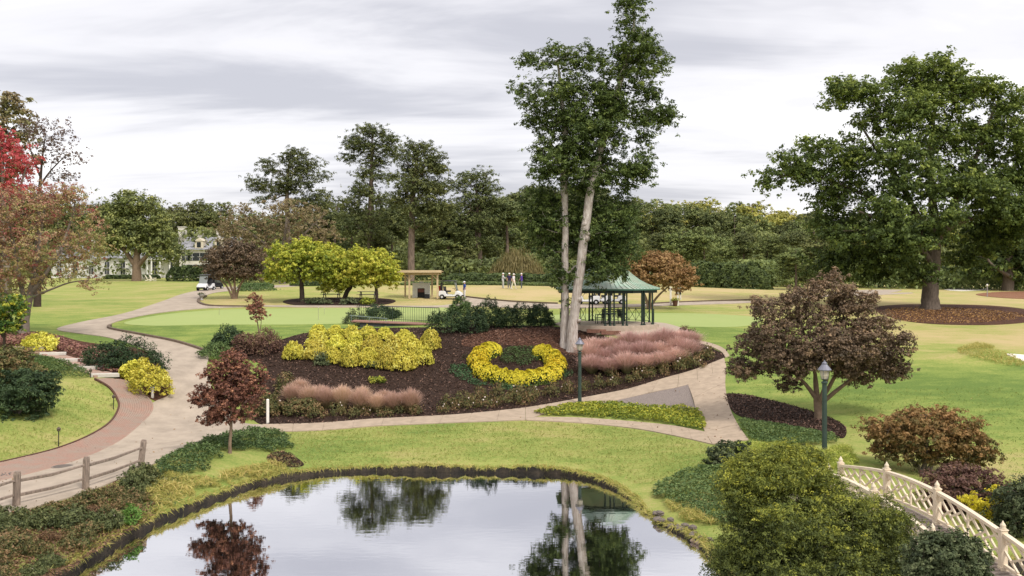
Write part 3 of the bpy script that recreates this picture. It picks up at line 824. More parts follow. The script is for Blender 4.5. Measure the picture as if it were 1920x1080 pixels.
G_muhlyl = leafmat('faded_muhly_blades', [(.09,.095,.032), (.22,.175,.085), (.38,.265,.18), (.46,.31,.25)], .3, gain=1.5, hue=0.14)
G_dry = leafmat('dry_grass_blades', [(.16,.18,.04), (.30,.26,.075), (.42,.33,.13)], .25)
G_willow = leafmat('weeping_leaves', [(.085,.080,.032), (.145,.120,.050), (.20,.165,.075)], .3)
M_bloom = mat('pale_rose_bloom', (.74,.62,.56), .6)

def LB(px0, py0, d):
    """lobes from photograph positions: tree base at pixel px0,py0 and distance d"""
    s = d / F
    return lambda px, py, rx, ry, dy=0.0, k=1.0, w=1.0: ((px - px0) * s, dy, (py0 - py) * s, rx * s, max(.25, min(rx, ry * 1.5)) * s * k, ry * s, w)
def TK(px0, py0, d):
    s = d / F
    def f(*pts, dy=0.0, parent=None, join=None):
        k = {'pts': [(((px - px0) * s, dy if len(rest) == 1 else rest[1], (py0 - py) * s), rest[0]) for px, py, *rest in pts]}
        if parent is not None: k['parent'] = parent
        return k
    return f

# --- the tall twin trunked cedar
d = 64.0; b0 = at(1068, d); b0.z -= .1; py0 = HY + F * (H - b0.z) / d
L = LB(1068, py0, d); K = TK(1068, py0, d)
cl = [(1186,-4,22,18),(1168,6,14,10),(1180,20,26,26),(1198,50,40,26),(1190,88,46,28),(1222,105,30,36),(1212,150,36,30),(1178,130,38,36),(1228,198,34,30,.5),(1244,214,20,24),(1205,240,28,36),(1192,300,34,34),(1207,318,18,16),
 (1008,120,28,26),(985,160,20,18),(1048,105,32,26),(1094,115,34,30,-.5),(1130,140,36,36),(1036,168,55,30,-.6),(1108,178,58,34,.4),(1158,190,40,34),(1018,218,38,22),(1068,228,55,32,.5),(1118,238,45,36,-.8),(1024,268,28,26),(1078,282,50,32),(1150,262,24,22),(1004,190,24,22),
 (1045,325,42,22,-.8),(1012,330,26,9),(1090,336,46,30),(1150,326,46,26,.6),(1196,326,26,16),(1192,345,26,12,.4),
 (1040,385,55,42,1.6),(1125,395,55,42,1.8),(1165,385,38,32,1.),(1005,375,34,30,1.4),(1112,445,42,36,1.4),(1150,450,34,36,1.),(1040,445,44,36,1.8),(1170,425,26,24,.5),(1000,420,26,22,1.6),
 (1112,505,28,26,.2),(1140,512,22,18,-.8),(1160,498,14,12,-.6),(1094,548,9,12,-.8),(1052,515,18,30,.5),(1046,480,28,26,1.2),(1120,475,34,26,1.2),(1055,560,9,14,.2),(1060,200,50,40,-.6),(1090,250,40,35,-.8),(1050,300,45,28,-.6),(1120,290,36,26,.5),(1140,195,32,30,-.5),(1020,300,26,18),(1105,330,36,22,-.8),(1132,478,42,32,.6),(1168,462,26,28,.2),(1118,435,40,30,.4),(1150,420,34,28,-.2),(1085,400,22,30,1.2),(1030,415,36,30,.8)]
lob = [L(*c, k=1.0) for c in cl]
trk = [K((1059,py0+3,.42),(1059,py0-22,.29),(1060,580,.245),(1060,520,.225),(1060,460,.215),(1060,400,.21),(1058,330,.26),(1060,250,.2),(1052,170,.13),(1046,110,.05), dy=.25),
       K((1073,py0+3,.47,-.25),(1073,py0-22,.36,-.25),(1077,580,.31,-.25),(1087,510,.30,-.3),(1095,440,.29,-.3),(1105,370,.27,-.2),(1118,310,.25,-.1),(1132,255,.22,0),(1150,195,.21,.1),(1172,125,.15,.1),(1188,60,.09,.1),(1186,5,.03,.1))]
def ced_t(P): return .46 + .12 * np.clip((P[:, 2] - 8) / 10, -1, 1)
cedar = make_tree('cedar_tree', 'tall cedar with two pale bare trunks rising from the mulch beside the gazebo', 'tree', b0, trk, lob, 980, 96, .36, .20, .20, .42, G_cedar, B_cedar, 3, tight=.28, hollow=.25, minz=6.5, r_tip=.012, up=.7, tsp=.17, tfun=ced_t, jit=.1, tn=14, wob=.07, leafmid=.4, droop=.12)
mbk = MB()
for (kx, ky, r_) in ((1100,446,.2),(1096,420,.15),(1092,470,.12),(1087,560,.14),(1103,440,.12),(1085,600,.1)):
    s = d / F; c = Vector(((kx - 1068) * s, -.5, (py0 - ky) * s))
    mbk = MB(); mbk.tube([c + Vector((-.1, .15, -.1)), c, c + Vector((.1, -.06, .06))], [r_ * 1.3, r_ * 1.1, r_ * .4], 7)
    mbk.build('knot', B_cedar, cedar, smooth=True)

# --- the big oak on the right
d = 95.0; b0 = at(1745, d); b0.z -= .1; py0 = HY + F * (H - b0.z) / d
L = LB(1745, py0, d); K = TK(1745, py0, d)
cl = [(1600,172,38,20),(1566,192,16,12),(1578,160,20,14),(1652,180,42,26),(1640,165,14,12),(1715,150,36,30),(1698,128,18,14),(1770,135,42,30,1),(1800,165,32,28),(1760,118,22,14),(1750,190,58,36),(1690,212,56,32,-2),(1840,180,38,28),(1890,205,38,28),(1908,180,20,14),(1860,160,20,12),(1632,232,38,20),(1604,262,18,18),
 (1540,284,42,24),(1515,264,16,12),(1480,308,32,18),(1445,332,22,9),(1432,344,10,5),(1510,335,40,20),(1580,308,48,32),(1650,298,58,38,-2),(1730,262,68,40),(1810,255,58,40,1),(1880,265,48,40),(1556,368,38,24),(1610,358,48,32,2),(1690,345,58,36,-3),(1772,335,56,36,-2),(1850,335,58,36),(1912,325,38,34),(1600,415,58,36,2),(1660,425,56,40,-2),(1556,425,38,26),(1598,478,56,34,1),(1650,488,48,32,-2),(1690,465,36,44,3),(1566,490,42,34,2),(1700,515,24,16,-3),(1620,515,40,16,0),(1800,455,28,14,2),(1850,385,44,24),(1865,445,46,34,2),(1832,480,28,24,3),(1905,415,36,44),(1940,300,40,60),(1960,400,40,60),(1690,440,46,32,-5),(1640,395,42,28,-5),(1725,405,36,20,-5),(1815,365,42,24,-5),(1850,400,40,22,-3),(1895,395,36,24,-3),(1580,450,40,26,-4),(1630,450,44,30,-5)]
trk = [K((1744,py0+3,1.15),(1744,570,.86),(1744,548,.76),(1746,515,.74),(1749,480,.72),(1751,450,.66),(1752,420,.52),(1748,370,.36),(1744,300,.26),(1752,210,.15),(1760,140,.06)),
       K((1747,480,.5),(1738,445,.40),(1722,410,.34),(1702,370,.28),(1680,330,.22),(1650,290,.16),(1610,230,.08)),
       K((1752,460,.5),(1768,425,.42),(1785,390,.36),(1806,345,.3),(1828,300,.22),(1850,240,.14),(1870,190,.06)),
       K((1753,440,.4,-.5),(1778,424,.34,-1),(1812,412,.25,0),(1845,406,.17,1),(1885,396,.08,2)),
       K((1747,500,.35,-.3),(1722,470,.28,-1),(1690,440,.22,-2),(1640,420,.16,-3),(1590,400,.1,-3)),
       K((1720,405,.26,0),(1680,385,.22,1),(1620,360,.17,1),(1560,340,.12,0),(1500,325,.08,0),(1450,335,.03,0))]
for i, p_ in zip((1, 2, 3, 4, 5), (4, 5, 5, 3, 14)): trk[i]['parent'] = p_
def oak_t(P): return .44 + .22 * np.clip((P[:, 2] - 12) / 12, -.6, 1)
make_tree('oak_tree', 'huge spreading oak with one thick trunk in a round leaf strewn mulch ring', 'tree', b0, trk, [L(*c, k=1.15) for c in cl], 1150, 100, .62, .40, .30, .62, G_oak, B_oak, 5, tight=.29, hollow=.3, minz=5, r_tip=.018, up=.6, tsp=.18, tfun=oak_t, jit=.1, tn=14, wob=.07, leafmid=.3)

# --- second dark tree at the right edge
d = 150.0; b0 = at(1892, d); py0 = HY + F * (H - b0.z) / d
L = LB(1892, py0, d); K = TK(1892, py0, d)
cl = [(1890,460,50,40),(1840,480,40,28),(1930,470,50,40),(1900,410,50,40),(1850,500,34,18),(1960,500,50,30),(1905,510,26,16),(1820,505,22,12),(1960,420,50,50)]
make_tree('dark_tree', 'dark low branched tree on the pine straw bed at the right edge', 'tree', b0, [K((1890,py0+2,.95),(1890,530,.85),(1891,500,.7),(1894,460,.5),(1898,420,.25)), K((1890,520,.3,-1),(1860,505,.22,-2),(1842,490,.18,-2),(1836,470,.1,-2))], [L(*c) for c in cl], 190, 60, .95, .55, .62, .6, G_oak, B_oak, 6, minz=3, r_tip=.03, tint0=.34)

# --- mixed autumn tree on the left, red maple and bare tree behind it
d = 66.0; b0 = at(46, d); py0 = HY + F * (H - b0.z) / d
L = LB(46, py0, d); K = TK(46, py0, d)
cl = [(60,385,85,42),(140,382,45,34),(172,430,26,46),(100,455,85,48),(30,470,60,55),(62,520,58,26),(148,500,40,34),(165,530,28,9),(178,545,8,10),(0,420,50,60),(110,365,45,22),(-30,480,50,60),(20,540,40,20),(186,470,14,24)]
def left_t(P):
    return np.clip(.60 + .04 * (P[:, 0] - 1) - .045 * (P[:, 2] - 5.5), .2, .85)
make_tree('crape_myrtle', 'large rust and olive autumn tree with many pale limbs beside the brick steps', 'tree', b0,
  [K((44,py0+4,.42),(46,600,.33),(50,575,.30),(58,550,.24)), K((50,575,.2),(38,530,.15),(28,470,.11),(15,400,.06)), K((55,555,.2),(64,510,.15),(75,450,.11),(85,380,.05)), K((58,550,.18),(85,515,.13),(115,465,.1),(140,390,.05)), K((54,560,.10),(90,545,.07),(130,530,.05),(165,525,.025)), K((48,580,.15),(20,560,.11),(-10,520,.08),(-30,460,.04))],
  [L(*c, k=1.3) for c in cl], 560, 46, .30, .22, .15, .6, G_left, B_grey, 9, hollow=.2, minz=2.2, r_tip=.016, tsp=.27, tfun=left_t, up=.4, jit=.1, tn=9)
d = 82.0; b0 = at(15, d); py0 = HY + F * (H - b0.z) / d
L = LB(15, py0, d); K = TK(15, py0, d)
make_tree('red_maple', 'scarlet red maple rising behind the rust coloured tree at the left edge', 'tree', b0, [K((15,py0,.4),(12,480,.3),(8,400,.2),(5,330,.12),(2,270,.05)), K((12,450,.2),(30,380,.12),(50,310,.05)), K((10,430,.2),(-20,360,.12),(-30,300,.05))],
  [L(*c) for c in [(15,300,46,40),(52,308,22,22),(0,262,26,24),(-40,290,40,50),(30,340,50,26),(20,275,26,18)]], 150, 40, .36, .26, .2, .6, G_red, B_grey, 10, minz=5, r_tip=.012, up=.4, jit=.08)
d = 88.0; b0 = at(70, d); py0 = HY + F * (H - b0.z) / d
L = LB(70, py0, d); K = TK(70, py0, d)
make_tree('bare_tree', 'nearly bare tree with sparse dark twigs beside the scarlet maple', 'tree', b0, [K((70,py0,.35),(72,450,.26),(74,370,.18),(78,310,.1),(84,260,.05)), K((74,350,.1),(95,320,.07),(125,290,.03)), K((75,330,.1),(60,290,.06),(50,250,.03))],
  [L(*c) for c in [(100,250,46,32),(132,290,30,26),(90,290,40,30),(60,240,30,20),(120,330,30,16),(150,300,14,12)]], 260, 9, .22, .16, .20, .5, leafmat('dark_sparse_leaves', [(.05,.035,.035),(.10,.065,.06),(.13,.10,.07)], .2), B_dark, 12, minz=7, r_tip=.012, hollow=.1, up=.2, jit=.14)
d = 95.0; b0 = at(0, d); py0 = HY + F * (H - b0.z) / d
L = LB(0, py0, d); K = TK(0, py0, d)
make_tree('olive_tree_crown', 'olive green tall tree topping the left edge above the scarlet maple', 'tree', b0, [K((0,py0,.5),(0,430,.4),(2,330,.28),(6,250,.15),(8,190,.05))],
  [L(*c) for c in [(8,195,28,24),(40,222,16,12),(58,275,16,14),(30,250,24,20),(-20,230,40,40),(50,250,12,10),(62,300,14,12),(10,290,40,40),(-40,330,50,60)]], 170, 50, .5, .3, .36, .6, G_brownwood, B_dark, 13, minz=8, r_tip=.02, tint0=.75)
# --- small bush tree at the left edge
d = 60.0; b0 = at(8, d); py0 = HY + F * (H - b0.z) / d
L = LB(8, py0, d); K = TK(8, py0, d)
make_tree('small_leafy_tree', 'small dark green tree tipped with yellow at the left edge', 'tree', b0, [K((8,py0,.1),(8,630,.08),(10,600,.06),(12,570,.03)), K((8,635,.06),(-10,610,.04),(-20,580,.02))],
  [L(*c) for c in [(10,575,28,20),(30,572,18,16),(-15,590,30,30),(12,610,26,22),(40,590,8,10)]], 110, 60, .2, .14, .15, .6, leafmat('yellow_tipped_leaves', [(.02,.045,.012),(.05,.10,.02),(.16,.2,.03),(.42,.36,.04)], .25), B_dark, 14, minz=.6, r_tip=.01, tfun=lambda P: .30 + .22 * np.clip((P[:, 2] - 1.5) / 1.2, -1, 1), tsp=.22)

# --- bronze maple by the pond
d = 41.9; b0 = at(431, d); b0.z -= .05; py0 = HY + F * (H - b0.z) / d
L = LB(431, py0, d); K = TK(431, py0, d)
cl = [(440,674,32,22),(476,698,28,22),(405,696,30,22),(440,718,58,24),(388,742,28,15),(367,752,12,10),(418,758,50,24),(466,742,36,24),(398,784,28,13),(438,780,42,15),(492,712,16,18),(372,736,10,14),(432,660,16,9),(430,735,56,30),(456,700,22,20,-.3),(440,695,26,22,.2)]
make_tree('bronze_maple', 'small bronze leaved maple with slim trunk on the pond bank', 'tree', b0, [K((431,py0+3,.10),(431,835,.075),(433,805,.065),(434,770,.055),(436,730,.045),(440,690,.03),(440,665,.012)), K((433,800,.035),(410,770,.028),(385,745,.014)), K((434,790,.035),(458,755,.028),(480,710,.014))],
  [L(c[0], c[1], c[2] * .9, c[3] * .95, *c[4:], k=1.0) for c in cl], 420, 74, .12, .085, .095, .6, G_maple, B_tan, 15, hollow=.15, minz=1.0, r_tip=.005, up=.55, tsp=.2, tint0=.44, jit=.08, tn=8)

# --- broad brown maple on the right lawn
d = 48.0; b0 = at(1538, d); b0.z -= .05; py0 = HY + F * (H - b0.z) / d
L = LB(1538, py0, d); K = TK(1538, py0, d)
cl = [(1560,540,38,22),(1562,520,10,10),(1500,558,30,16),(1440,580,34,20),(1425,566,14,8),(1600,570,45,22),(1530,596,58,26),(1450,622,48,24,-.5),(1408,648,32,22),(1640,612,42,24),(1590,626,46,26,-.8),(1670,655,36,22),(1692,640,18,16),(1398,690,32,16),(1382,705,14,8),(1470,686,46,22,-.5),(1530,668,46,22,-.9),(1622,686,42,22),(1665,696,24,16),(1482,722,26,9,.3),(1575,690,18,16,-.6),(1505,650,46,24,-1),(1565,655,42,24,-1.2),(1605,650,34,22,-.9),(1540,628,40,20,-1.3),(1455,660,34,20,-.8),(1620,560,20,14),(1690,690,16,12),(1610,715,18,7)]
make_tree('brown_maple', 'broad dome of dark brown maple on a short many limbed trunk behind the near lamp', 'tree', b0,
  [K((1536,py0+4,.24),(1534,770,.19),(1532,745,.18)), K((1532,750,.12),(1510,720,.09),(1480,690,.07),(1440,650,.05),(1415,625,.03)), K((1533,745,.12),(1528,700,.09),(1515,650,.07),(1500,600,.05),(1490,565,.03)), K((1534,755,.13),(1555,725,.1),(1575,680,.08),(1585,620,.06),(1572,550,.03)), K((1536,760,.13),(1565,735,.1),(1605,705,.08),(1645,675,.05),(1680,645,.03)), K((1534,748,.1,.3),(1540,700,.08,1),(1560,650,.06,1.6),(1610,600,.03,2)), K((1534,748,.1,-.3),(1540,710,.08,-.8),(1540,670,.06,-1.4),(1550,630,.03,-1.6))],
  [L(*c, k=1.5) for c in cl], 1020, 78, .19, .13, .12, .6, G_jap, B_tan, 16, hollow=.3, minz=1.2, r_tip=.006, up=.6, tsp=.19, tfun=lambda P: .44 + .14 * np.clip((P[:, 2] - 4) / 2.5, -1, 1), jit=.08, tn=9)

# --- small sapling on the green's edge
d = 65.5; b0 = at(485, d); py0 = HY + F * (H - b0.z) / d
L = LB(485, py0, d); K = TK(485, py0, d)
make_tree('sapling', 'thin brown leaved sapling beside the putting green', 'tree', b0, [K((487,py0+2,.05),(485,620,.04),(480,585,.025),(478,560,.012)), K((487,625,.03),(490,600,.02),(488,575,.01))],
  [L(*c) for c in [(477,560,12,10),(483,578,18,11),(488,592,16,8),(470,575,8,8)]], 70, 34, .13, .09, .12, .6, G_maple, B_tan, 17, minz=.9, r_tip=.006, tint0=.62)

# --- yellow green trees over the picnic tables
for (px, dd, lobes_, trunk_, lab, sd_, tt) in (
  (565, 92, [(562,478,42,24),(530,498,32,22),(590,482,36,26),(555,505,46,24),(510,515,16,14),(600,510,26,22),(530,470,26,14),(575,458,24,14)], [(566,0,.26),(566,545,.22),(565,520,.18),(562,495,.1)], 'lime green tree with a straight dark trunk, first of three in the island bed', 18, .45),
  (648, 93, [(628,492,34,26),(612,470,20,18),(640,520,34,18),(622,538,22,10),(608,500,20,24)], [(643,0,.24),(650,548,.22),(658,535,.2),(648,515,.12)], 'yellow green tree with leaning trunk in the middle of the island bed', 19, .55),
  (706, 92, [(700,490,38,22),(680,505,30,22),(725,508,22,18),(700,522,40,16),(672,480,20,14),(735,528,12,10),(745,520,7,7)], [(706,0,.16),(706,548,.15),(704,525,.12),(700,500,.06)], 'yellowing tree nearest the timber pergola in the island bed', 20, .66)):
    b0 = at(px, dd); py0 = HY + F * (H - b0.z) / dd
    L = LB(px, py0, dd); K = TK(px, py0, dd)
    trunk_[0] = (trunk_[0][0], py0 + 2, trunk_[0][2])
    make_tree('lime_tree', lab, 'tree', b0, [K(*trunk_)], [L(*c, k=1.3) for c in lobes_], 250, 56, .30, .2, .22, .6, G_lime, B_dark, sd_, group='yellow green trees of the island bed', minz=1.6, r_tip=.012, tint0=tt, tsp=.17)
# --- brown crape myrtle, tall thin brown tree, rust dome tree behind gazebo
d = 97; b0 = at(440, d); py0 = HY + F * (H - b0.z) / d; L = LB(440, py0, d); K = TK(440, py0, d)
make_tree('brown_crape_myrtle', 'dark brown vase shaped tree with many stems beside the golf carts', 'tree', b0, [K((438,py0+1,.16),(436,545,.12),(425,520,.08),(405,490,.03)), K((440,py0+1,.16),(440,540,.12),(440,510,.08),(438,470,.03)), K((442,py0+1,.15),(448,540,.11),(462,515,.07),(478,490,.03)), K((437,py0+1,.12),(424,535,.08),(408,522,.05),(395,512,.03))],
  [L(*c, k=1.3) for c in [(420,480,34,22),(455,475,34,24),(435,500,48,22),(395,500,20,18),(482,495,20,20),(440,462,28,12),(470,515,26,10),(410,515,22,8)]], 300, 52, .3, .2, .2, .6, G_jap, B_tan, 21, minz=1.6, r_tip=.012, tint0=.36, tsp=.15)
d = 135; b0 = at(530, d); py0 = HY + F * (H - b0.z) / d; L = LB(530, py0, d); K = TK(530, py0, d)
make_tree('thin_brown_tree', 'wide thinly leaved brown tree under the tall pines', 'tree', b0, [K((530,py0,.5),(530,500,.42),(532,470,.34),(535,430,.2),(540,390,.08)), K((530,490,.3),(500,460,.2),(460,430,.1),(430,410,.04)), K((531,485,.3),(560,450,.2),(590,420,.1),(610,400,.04))],
  [L(*c, k=1.4) for c in [(470,430,60,34),(540,410,60,38),(590,420,40,34),(430,430,34,26),(500,470,60,26),(570,460,50,24),(450,395,30,16),(420,470,30,20),(615,440,20,20),(520,385,30,18)]], 480, 24, .5, .36, .32, .55, G_brownwood, B_grey, 22, minz=3, r_tip=.018, tint0=.5, hollow=.1, jit=.16)
d = 88; b0 = at(1217, d); py0 = HY + F * (H - b0.z) / d; L = LB(1217, py0, d); K = TK(1217, py0, d)
make_tree('rust_dome_tree', 'rust orange dome shaped tree with spreading stems behind the gazebo', 'tree', b0, [K((1216,py0+2,.16),(1214,570,.12),(1206,550,.09),(1192,530,.03)), K((1217,py0+2,.18),(1218,565,.14),(1220,540,.1),(1222,510,.03)), K((1218,py0+2,.15),(1226,565,.11),(1244,545,.08),(1270,525,.03)), K((1217,py0+2,.13),(1212,560,.09),(1204,540,.06),(1200,515,.03))],
  [L(*c, k=1.4) for c in [(1215,490,42,15),(1250,495,38,18),(1190,500,30,16),(1235,515,58,20),(1285,520,20,20),(1200,525,34,14),(1265,535,34,10),(1295,528,10,14),(1225,482,30,8)]], 340, 60, .26, .17, .2, .55, G_rust, B_tan, 23, minz=1.8, r_tip=.012, tint0=.55, tsp=.16)
# --- broad evergreen in front of the white house
d = 175; b0 = at(255, d); py0 = HY + F * (H - b0.z) / d; L = LB(255, py0, d); K = TK(255, py0, d)
make_tree('broad_evergreen', 'broad dark green tree standing in front of the white house', 'tree', b0, [K((256,py0,.9),(256,505,.75),(256,490,.65),(258,460,.5),(262,400,.2)), K((255,500,.5),(235,470,.35),(215,430,.12)), K((257,500,.5),(285,470,.3),(310,455,.12))],
  [L(*c) for c in [(230,375,30,18),(262,382,36,20),(225,405,36,26),(270,410,40,28),(210,440,32,26),(250,440,48,26),(295,440,28,26),(222,462,40,16),(290,462,36,14),(325,474,16,10),(308,486,20,8),(200,462,18,16),(330,462,14,10)]], 300, 72, .85, .5, .46, .6, G_wood, B_tan, 24, minz=4, r_tip=.03, tint0=.52)

# --- four open pines against the sky
def pine(px, dd, lobes_, trunk_, lab, sd_, n=260, tint0=.45):
    b0 = at(px, dd); py0 = HY + F * (H - b0.z) / dd
    L = LB(px, py0, dd); K = TK(px, py0, dd)
    trunk_ = [(trunk_[0][0], py0 + 2, trunk_[0][2])] + trunk_[1:]
    return make_tree('loblolly_pine', lab, 'tree', b0, [K(*trunk_)], [L(*c, k=1.3) for c in lobes_], int(n * 1.05), 104, .66, .36, .34, .36, G_pine, B_pine, sd_, group='tall pines against the sky', tight=.25, minz=8, r_tip=.035, up=.8, tint0=tint0, tsp=.15, hollow=.2, jit=.1, sag=.03)
pine(540, 165, [(545,290,34,11),(510,312,34,14),(575,310,34,14),(545,322,50,14),(485,345,22,11),(600,330,16,13),(560,345,40,12),(470,338,10,6),(520,355,34,9),(590,365,26,12),(500,375,26,9),(560,385,36,12),(610,380,20,14)], [(540,0,.5),(540,440,.42),(538,370,.34),(540,330,.22),(544,292,.08)], 'flat topped pine spreading above the thin brown tree', 31)
pine(697, 150, [(697,246,30,11),(725,262,22,14),(670,268,22,14),(700,280,38,14),(658,296,14,8),(735,288,14,12),(705,305,26,10),(690,325,26,14),(720,335,18,10),(680,355,26,14),(710,370,28,16),(665,385,26,16),(700,405,38,18),(740,330,10,8),(650,420,26,18),(700,440,38,18)], [(694,0,.5),(694,440,.44),(695,370,.36),(697,310,.26),(698,250,.08)], 'tallest pine of the row with layered tufts on a thin stem', 32, 300)
pine(772, 140, [(785,276,30,11),(765,295,22,14),(812,296,22,14),(790,315,40,16),(825,322,14,10),(770,345,36,20),(815,350,30,18),(790,385,46,18),(750,375,22,14),(830,395,22,16),(800,420,34,16),(765,415,18,10)], [(770,0,.55),(771,500,.50),(772,430,.45),(774,370,.38),(780,310,.22),(785,275,.08)], 'pine with a thick bare trunk standing directly behind the timber pergola', 33, 300)
pine(898, 160, [(885,332,30,11),(905,330,22,10),(870,352,26,16),(915,352,26,14),(890,375,44,18),(860,395,20,16),(930,385,18,18),(895,410,46,18),(925,425,24,16),(870,435,32,16),(905,455,36,14)], [(899,0,.42),(900,470,.36),(896,410,.28),(892,350,.12)], 'shorter bushy pine midway between the pergola pine and the tall cedar', 34, 260)

# --- the woods behind: a few crowns, copied
def far_tree(name, seed, kind, h):
    """one woodland tree of height h at the origin"""
    r = np.random.default_rng(seed)
    lobes = []; w = h * (.23 if kind == 'pine' else .34)
    if kind == 'pine':
        for i in range(13):
            z = h * r.uniform(.42, .95); q = w * (1.15 - .75 * (z / h - .42) / .55) * r.uniform(.2, .8); a = r.uniform(0, 6.28)
            lobes.append((q * math.cos(a), q * math.sin(a), z, w * r.uniform(.3, .55), w * r.uniform(.3, .55), h * r.uniform(.035, .07), 1))
    else:
        for i in range(14):
            z = h * r.uniform(.22, .86); q = w * math.sqrt(max(0, 1 - ((z / h - .5) / .48) ** 2)) * r.uniform(.2, .75); a = r.uniform(0, 6.28)
            lobes.append((q * math.cos(a), q * math.sin(a), z, w * r.uniform(.34, .5), w * r.uniform(.34, .5), h * r.uniform(.07, .12), 1))
    tr = [{'pts': [((0, 0, -.3), h * .021), ((.1, 0, h * .3), h * .016), ((0, .1, h * .6), h * .010), ((0, 0, h * .9), h * .003)]}]
    lm = {'pine': G_pine, 'green': G_wood, 'yellow': G_yelwood, 'brown': G_brownwood}[kind]
    return make_tree(name, 'x', 'tree', (0, 0, 0), tr, lobes, 150 if kind == 'brown' else 180, 66, h * .034, h * .021, .50, .5, lm, B_pine, seed, minz=h * .2, r_tip=.03, up=.6, tint0=.45, tsp=.16, jit=.1, sides=4, tn=6)
protos = {'pine': [far_tree('wood_pine', 41, 'pine', 22), far_tree('wood_pine', 42, 'pine', 22), far_tree('wood_pine', 45, 'pine', 22)],
          'green': [far_tree('wood_tree', 43, 'green', 18), far_tree('wood_tree', 44, 'green', 18), far_tree('wood_tree', 48, 'green', 18)],
          'yellow': [far_tree('yellowing_wood_tree', 46, 'yellow', 18)], 'brown': [far_tree('brown_wood_tree', 47, 'brown', 18)]}
used = set(); WOODS = []
WHERE = [(-400, 150, 'beyond the scarlet maple'), (150, 420, 'behind the white house'), (420, 620, 'behind the thin brown tree'), (620, 760, 'below the tallest pine'), (760, 860, 'behind the timber pergola'), (860, 960, 'behind the four standing golfers'),
         (960, 1080, 'just beyond the tall cedar trunks'), (1080, 1200, 'behind the gazebo roof'), (1200, 1290, 'above the rust dome tree'), (1290, 1380, 'above the middle of the clipped hedge'), (1380, 1470, 'above the far end of the clipped hedge'), (1470, 1560, 'between the clipped hedge and the oak'), (1560, 1745, 'behind the oak crown'), (1745, 1860, 'beyond the oak trunk'), (1860, 2500, 'behind the dark tree at the edge')]
KD = {'pine': 'dark pine', 'green': 'green leafy tree', 'yellow': 'yellowing tree', 'brown': 'thin brown tree'}
ROWS = {0: 'front row', 1: 'middle row', 2: 'back row'}
_w = np.random.default_rng(77)
def wood(kind, px, dd, top, row=1, wide=1.0):
    p = at(px, dd); base_py = HY + F * (H - p.z) / dd
    hh = (base_py - top) * dd / F
    P_ = protos[kind]; pr = P_[int(_w.integers(len(P_)))]
    h0 = 22 if kind == 'pine' else 18
    s = hh / (h0 * .98)
    place = next(n for a, b, n in WHERE if a <= px < b)
    lab = f'{KD[kind]} {place}, {ROWS[row]}'
    sx = s * wide * _w.uniform(.95, 1.2)
    if pr.name not in used:
        used.add(pr.name); pr.location = p; pr.rotation_euler = (0, 0, _w.uniform(0, 6.28)); pr.scale = (sx, sx, s); pr['label'] = lab; o = pr
    else: o = dup(pr, p, _w.uniform(0, 6.28), (sx, sx, s), lab)
    o['group'] = 'trees of the wood around the course'; WOODS.append((px, lab, kind, place, row, o))
def top_at(px):
    xs = [-200, 0, 150, 200, 290, 340, 400, 430, 470, 600, 640, 700, 830, 860, 950, 1000, 1080, 1180, 1230, 1300, 1360, 1420, 1480, 1530, 1600, 2100]
    ys = [300, 330, 380, 372, 385, 365, 400, 366, 400, 385, 372, 385, 372, 395, 350, 340, 345, 368, 362, 366, 376, 372, 385, 390, 400, 395]
    return float(np.interp(px, xs, ys))
for px in np.arange(-120, 2060, 34):        # back row
    k = 'yellow' if 1215 < px < 1560 and _w.random() < .7 else ('green' if _w.random() < .55 else 'pine')
    if 960 < px < 1180: k = 'pine'
    wood(k, px + _w.uniform(-10, 10), 245 + _w.uniform(-8, 8), top_at(px) + _w.uniform(-4, 10), 2)
for px in np.arange(-100, 2060, 40):        # middle row
    if 140 < px < 440: continue
    k = 'pine' if _w.random() < .55 else 'green'
    if px > 1500 and _w.random() < .4: k = 'yellow'
    wood(k, px + _w.uniform(-12, 12), 214 + _w.uniform(-8, 8), top_at(px) + _w.uniform(10, 40), 1)
for px in list(np.arange(610, 1010, 44)) + list(np.arange(1230, 1560, 42)) :   # front row
    k = 'pine' if _w.random() < .45 else 'green'
    if 1400 < px < 1440: k = 'brown'
    wood(k, px + _w.uniform(-10, 10), 172 + _w.uniform(-8, 8), 455 + _w.uniform(-30, 25) if not 1230 < px < 1560 else 425 + _w.uniform(-30, 30), 0, 1.15)
for px, top, dd, k in ((628,392,170,'pine'),(660,400,163,'pine'),(735,388,168,'pine'),(716,440,150,'green'),(815,384,172,'pine'),(842,392,165,'pine'),(828,445,152,'green'),(868,400,176,'pine'),(925,384,172,'pine'),(950,372,165,'pine'),(872,462,150,'green'),(610,420,172,'green'),(1492,462,138,'green'),(1530,440,142,'green'),(1560,470,135,'green'),(1790,470,200,'yellow'),(1775,500,190,'yellow'),(1815,495,195,'green'),(968,470,145,'brown'),(1000,490,140,'green'),(1040,480,140,'pine')):
    wood(k, px, dd, top, 0, 1.35)
for l_ in protos.values():
    for p_ in l_:
        if p_.name not in used:
            for c in KID.get(p_.name, []): bpy.data.objects.remove(c)
            bpy.data.objects.remove(p_)
ORD = ['first', 'second', 'third', 'fourth', 'fifth', 'sixth', 'seventh', 'eighth', 'ninth', 'tenth', 'eleventh', 'twelfth', 'thirteenth', 'fourteenth', 'fifteenth', 'sixteenth', 'seventeenth', 'eighteenth', 'nineteenth', 'twentieth']
for lab in set(w_[1] for w_ in WOODS):
    same = sorted([w_ for w_ in WOODS if w_[1] == lab], key=lambda w_: w_[0])
    if len(same) > 1:
        for q, w_ in enumerate(same): w_[5]['label'] = f'{ORD[q]} {KD[w_[2]]} from the left {w_[3]}, {ROWS[w_[4]]}'
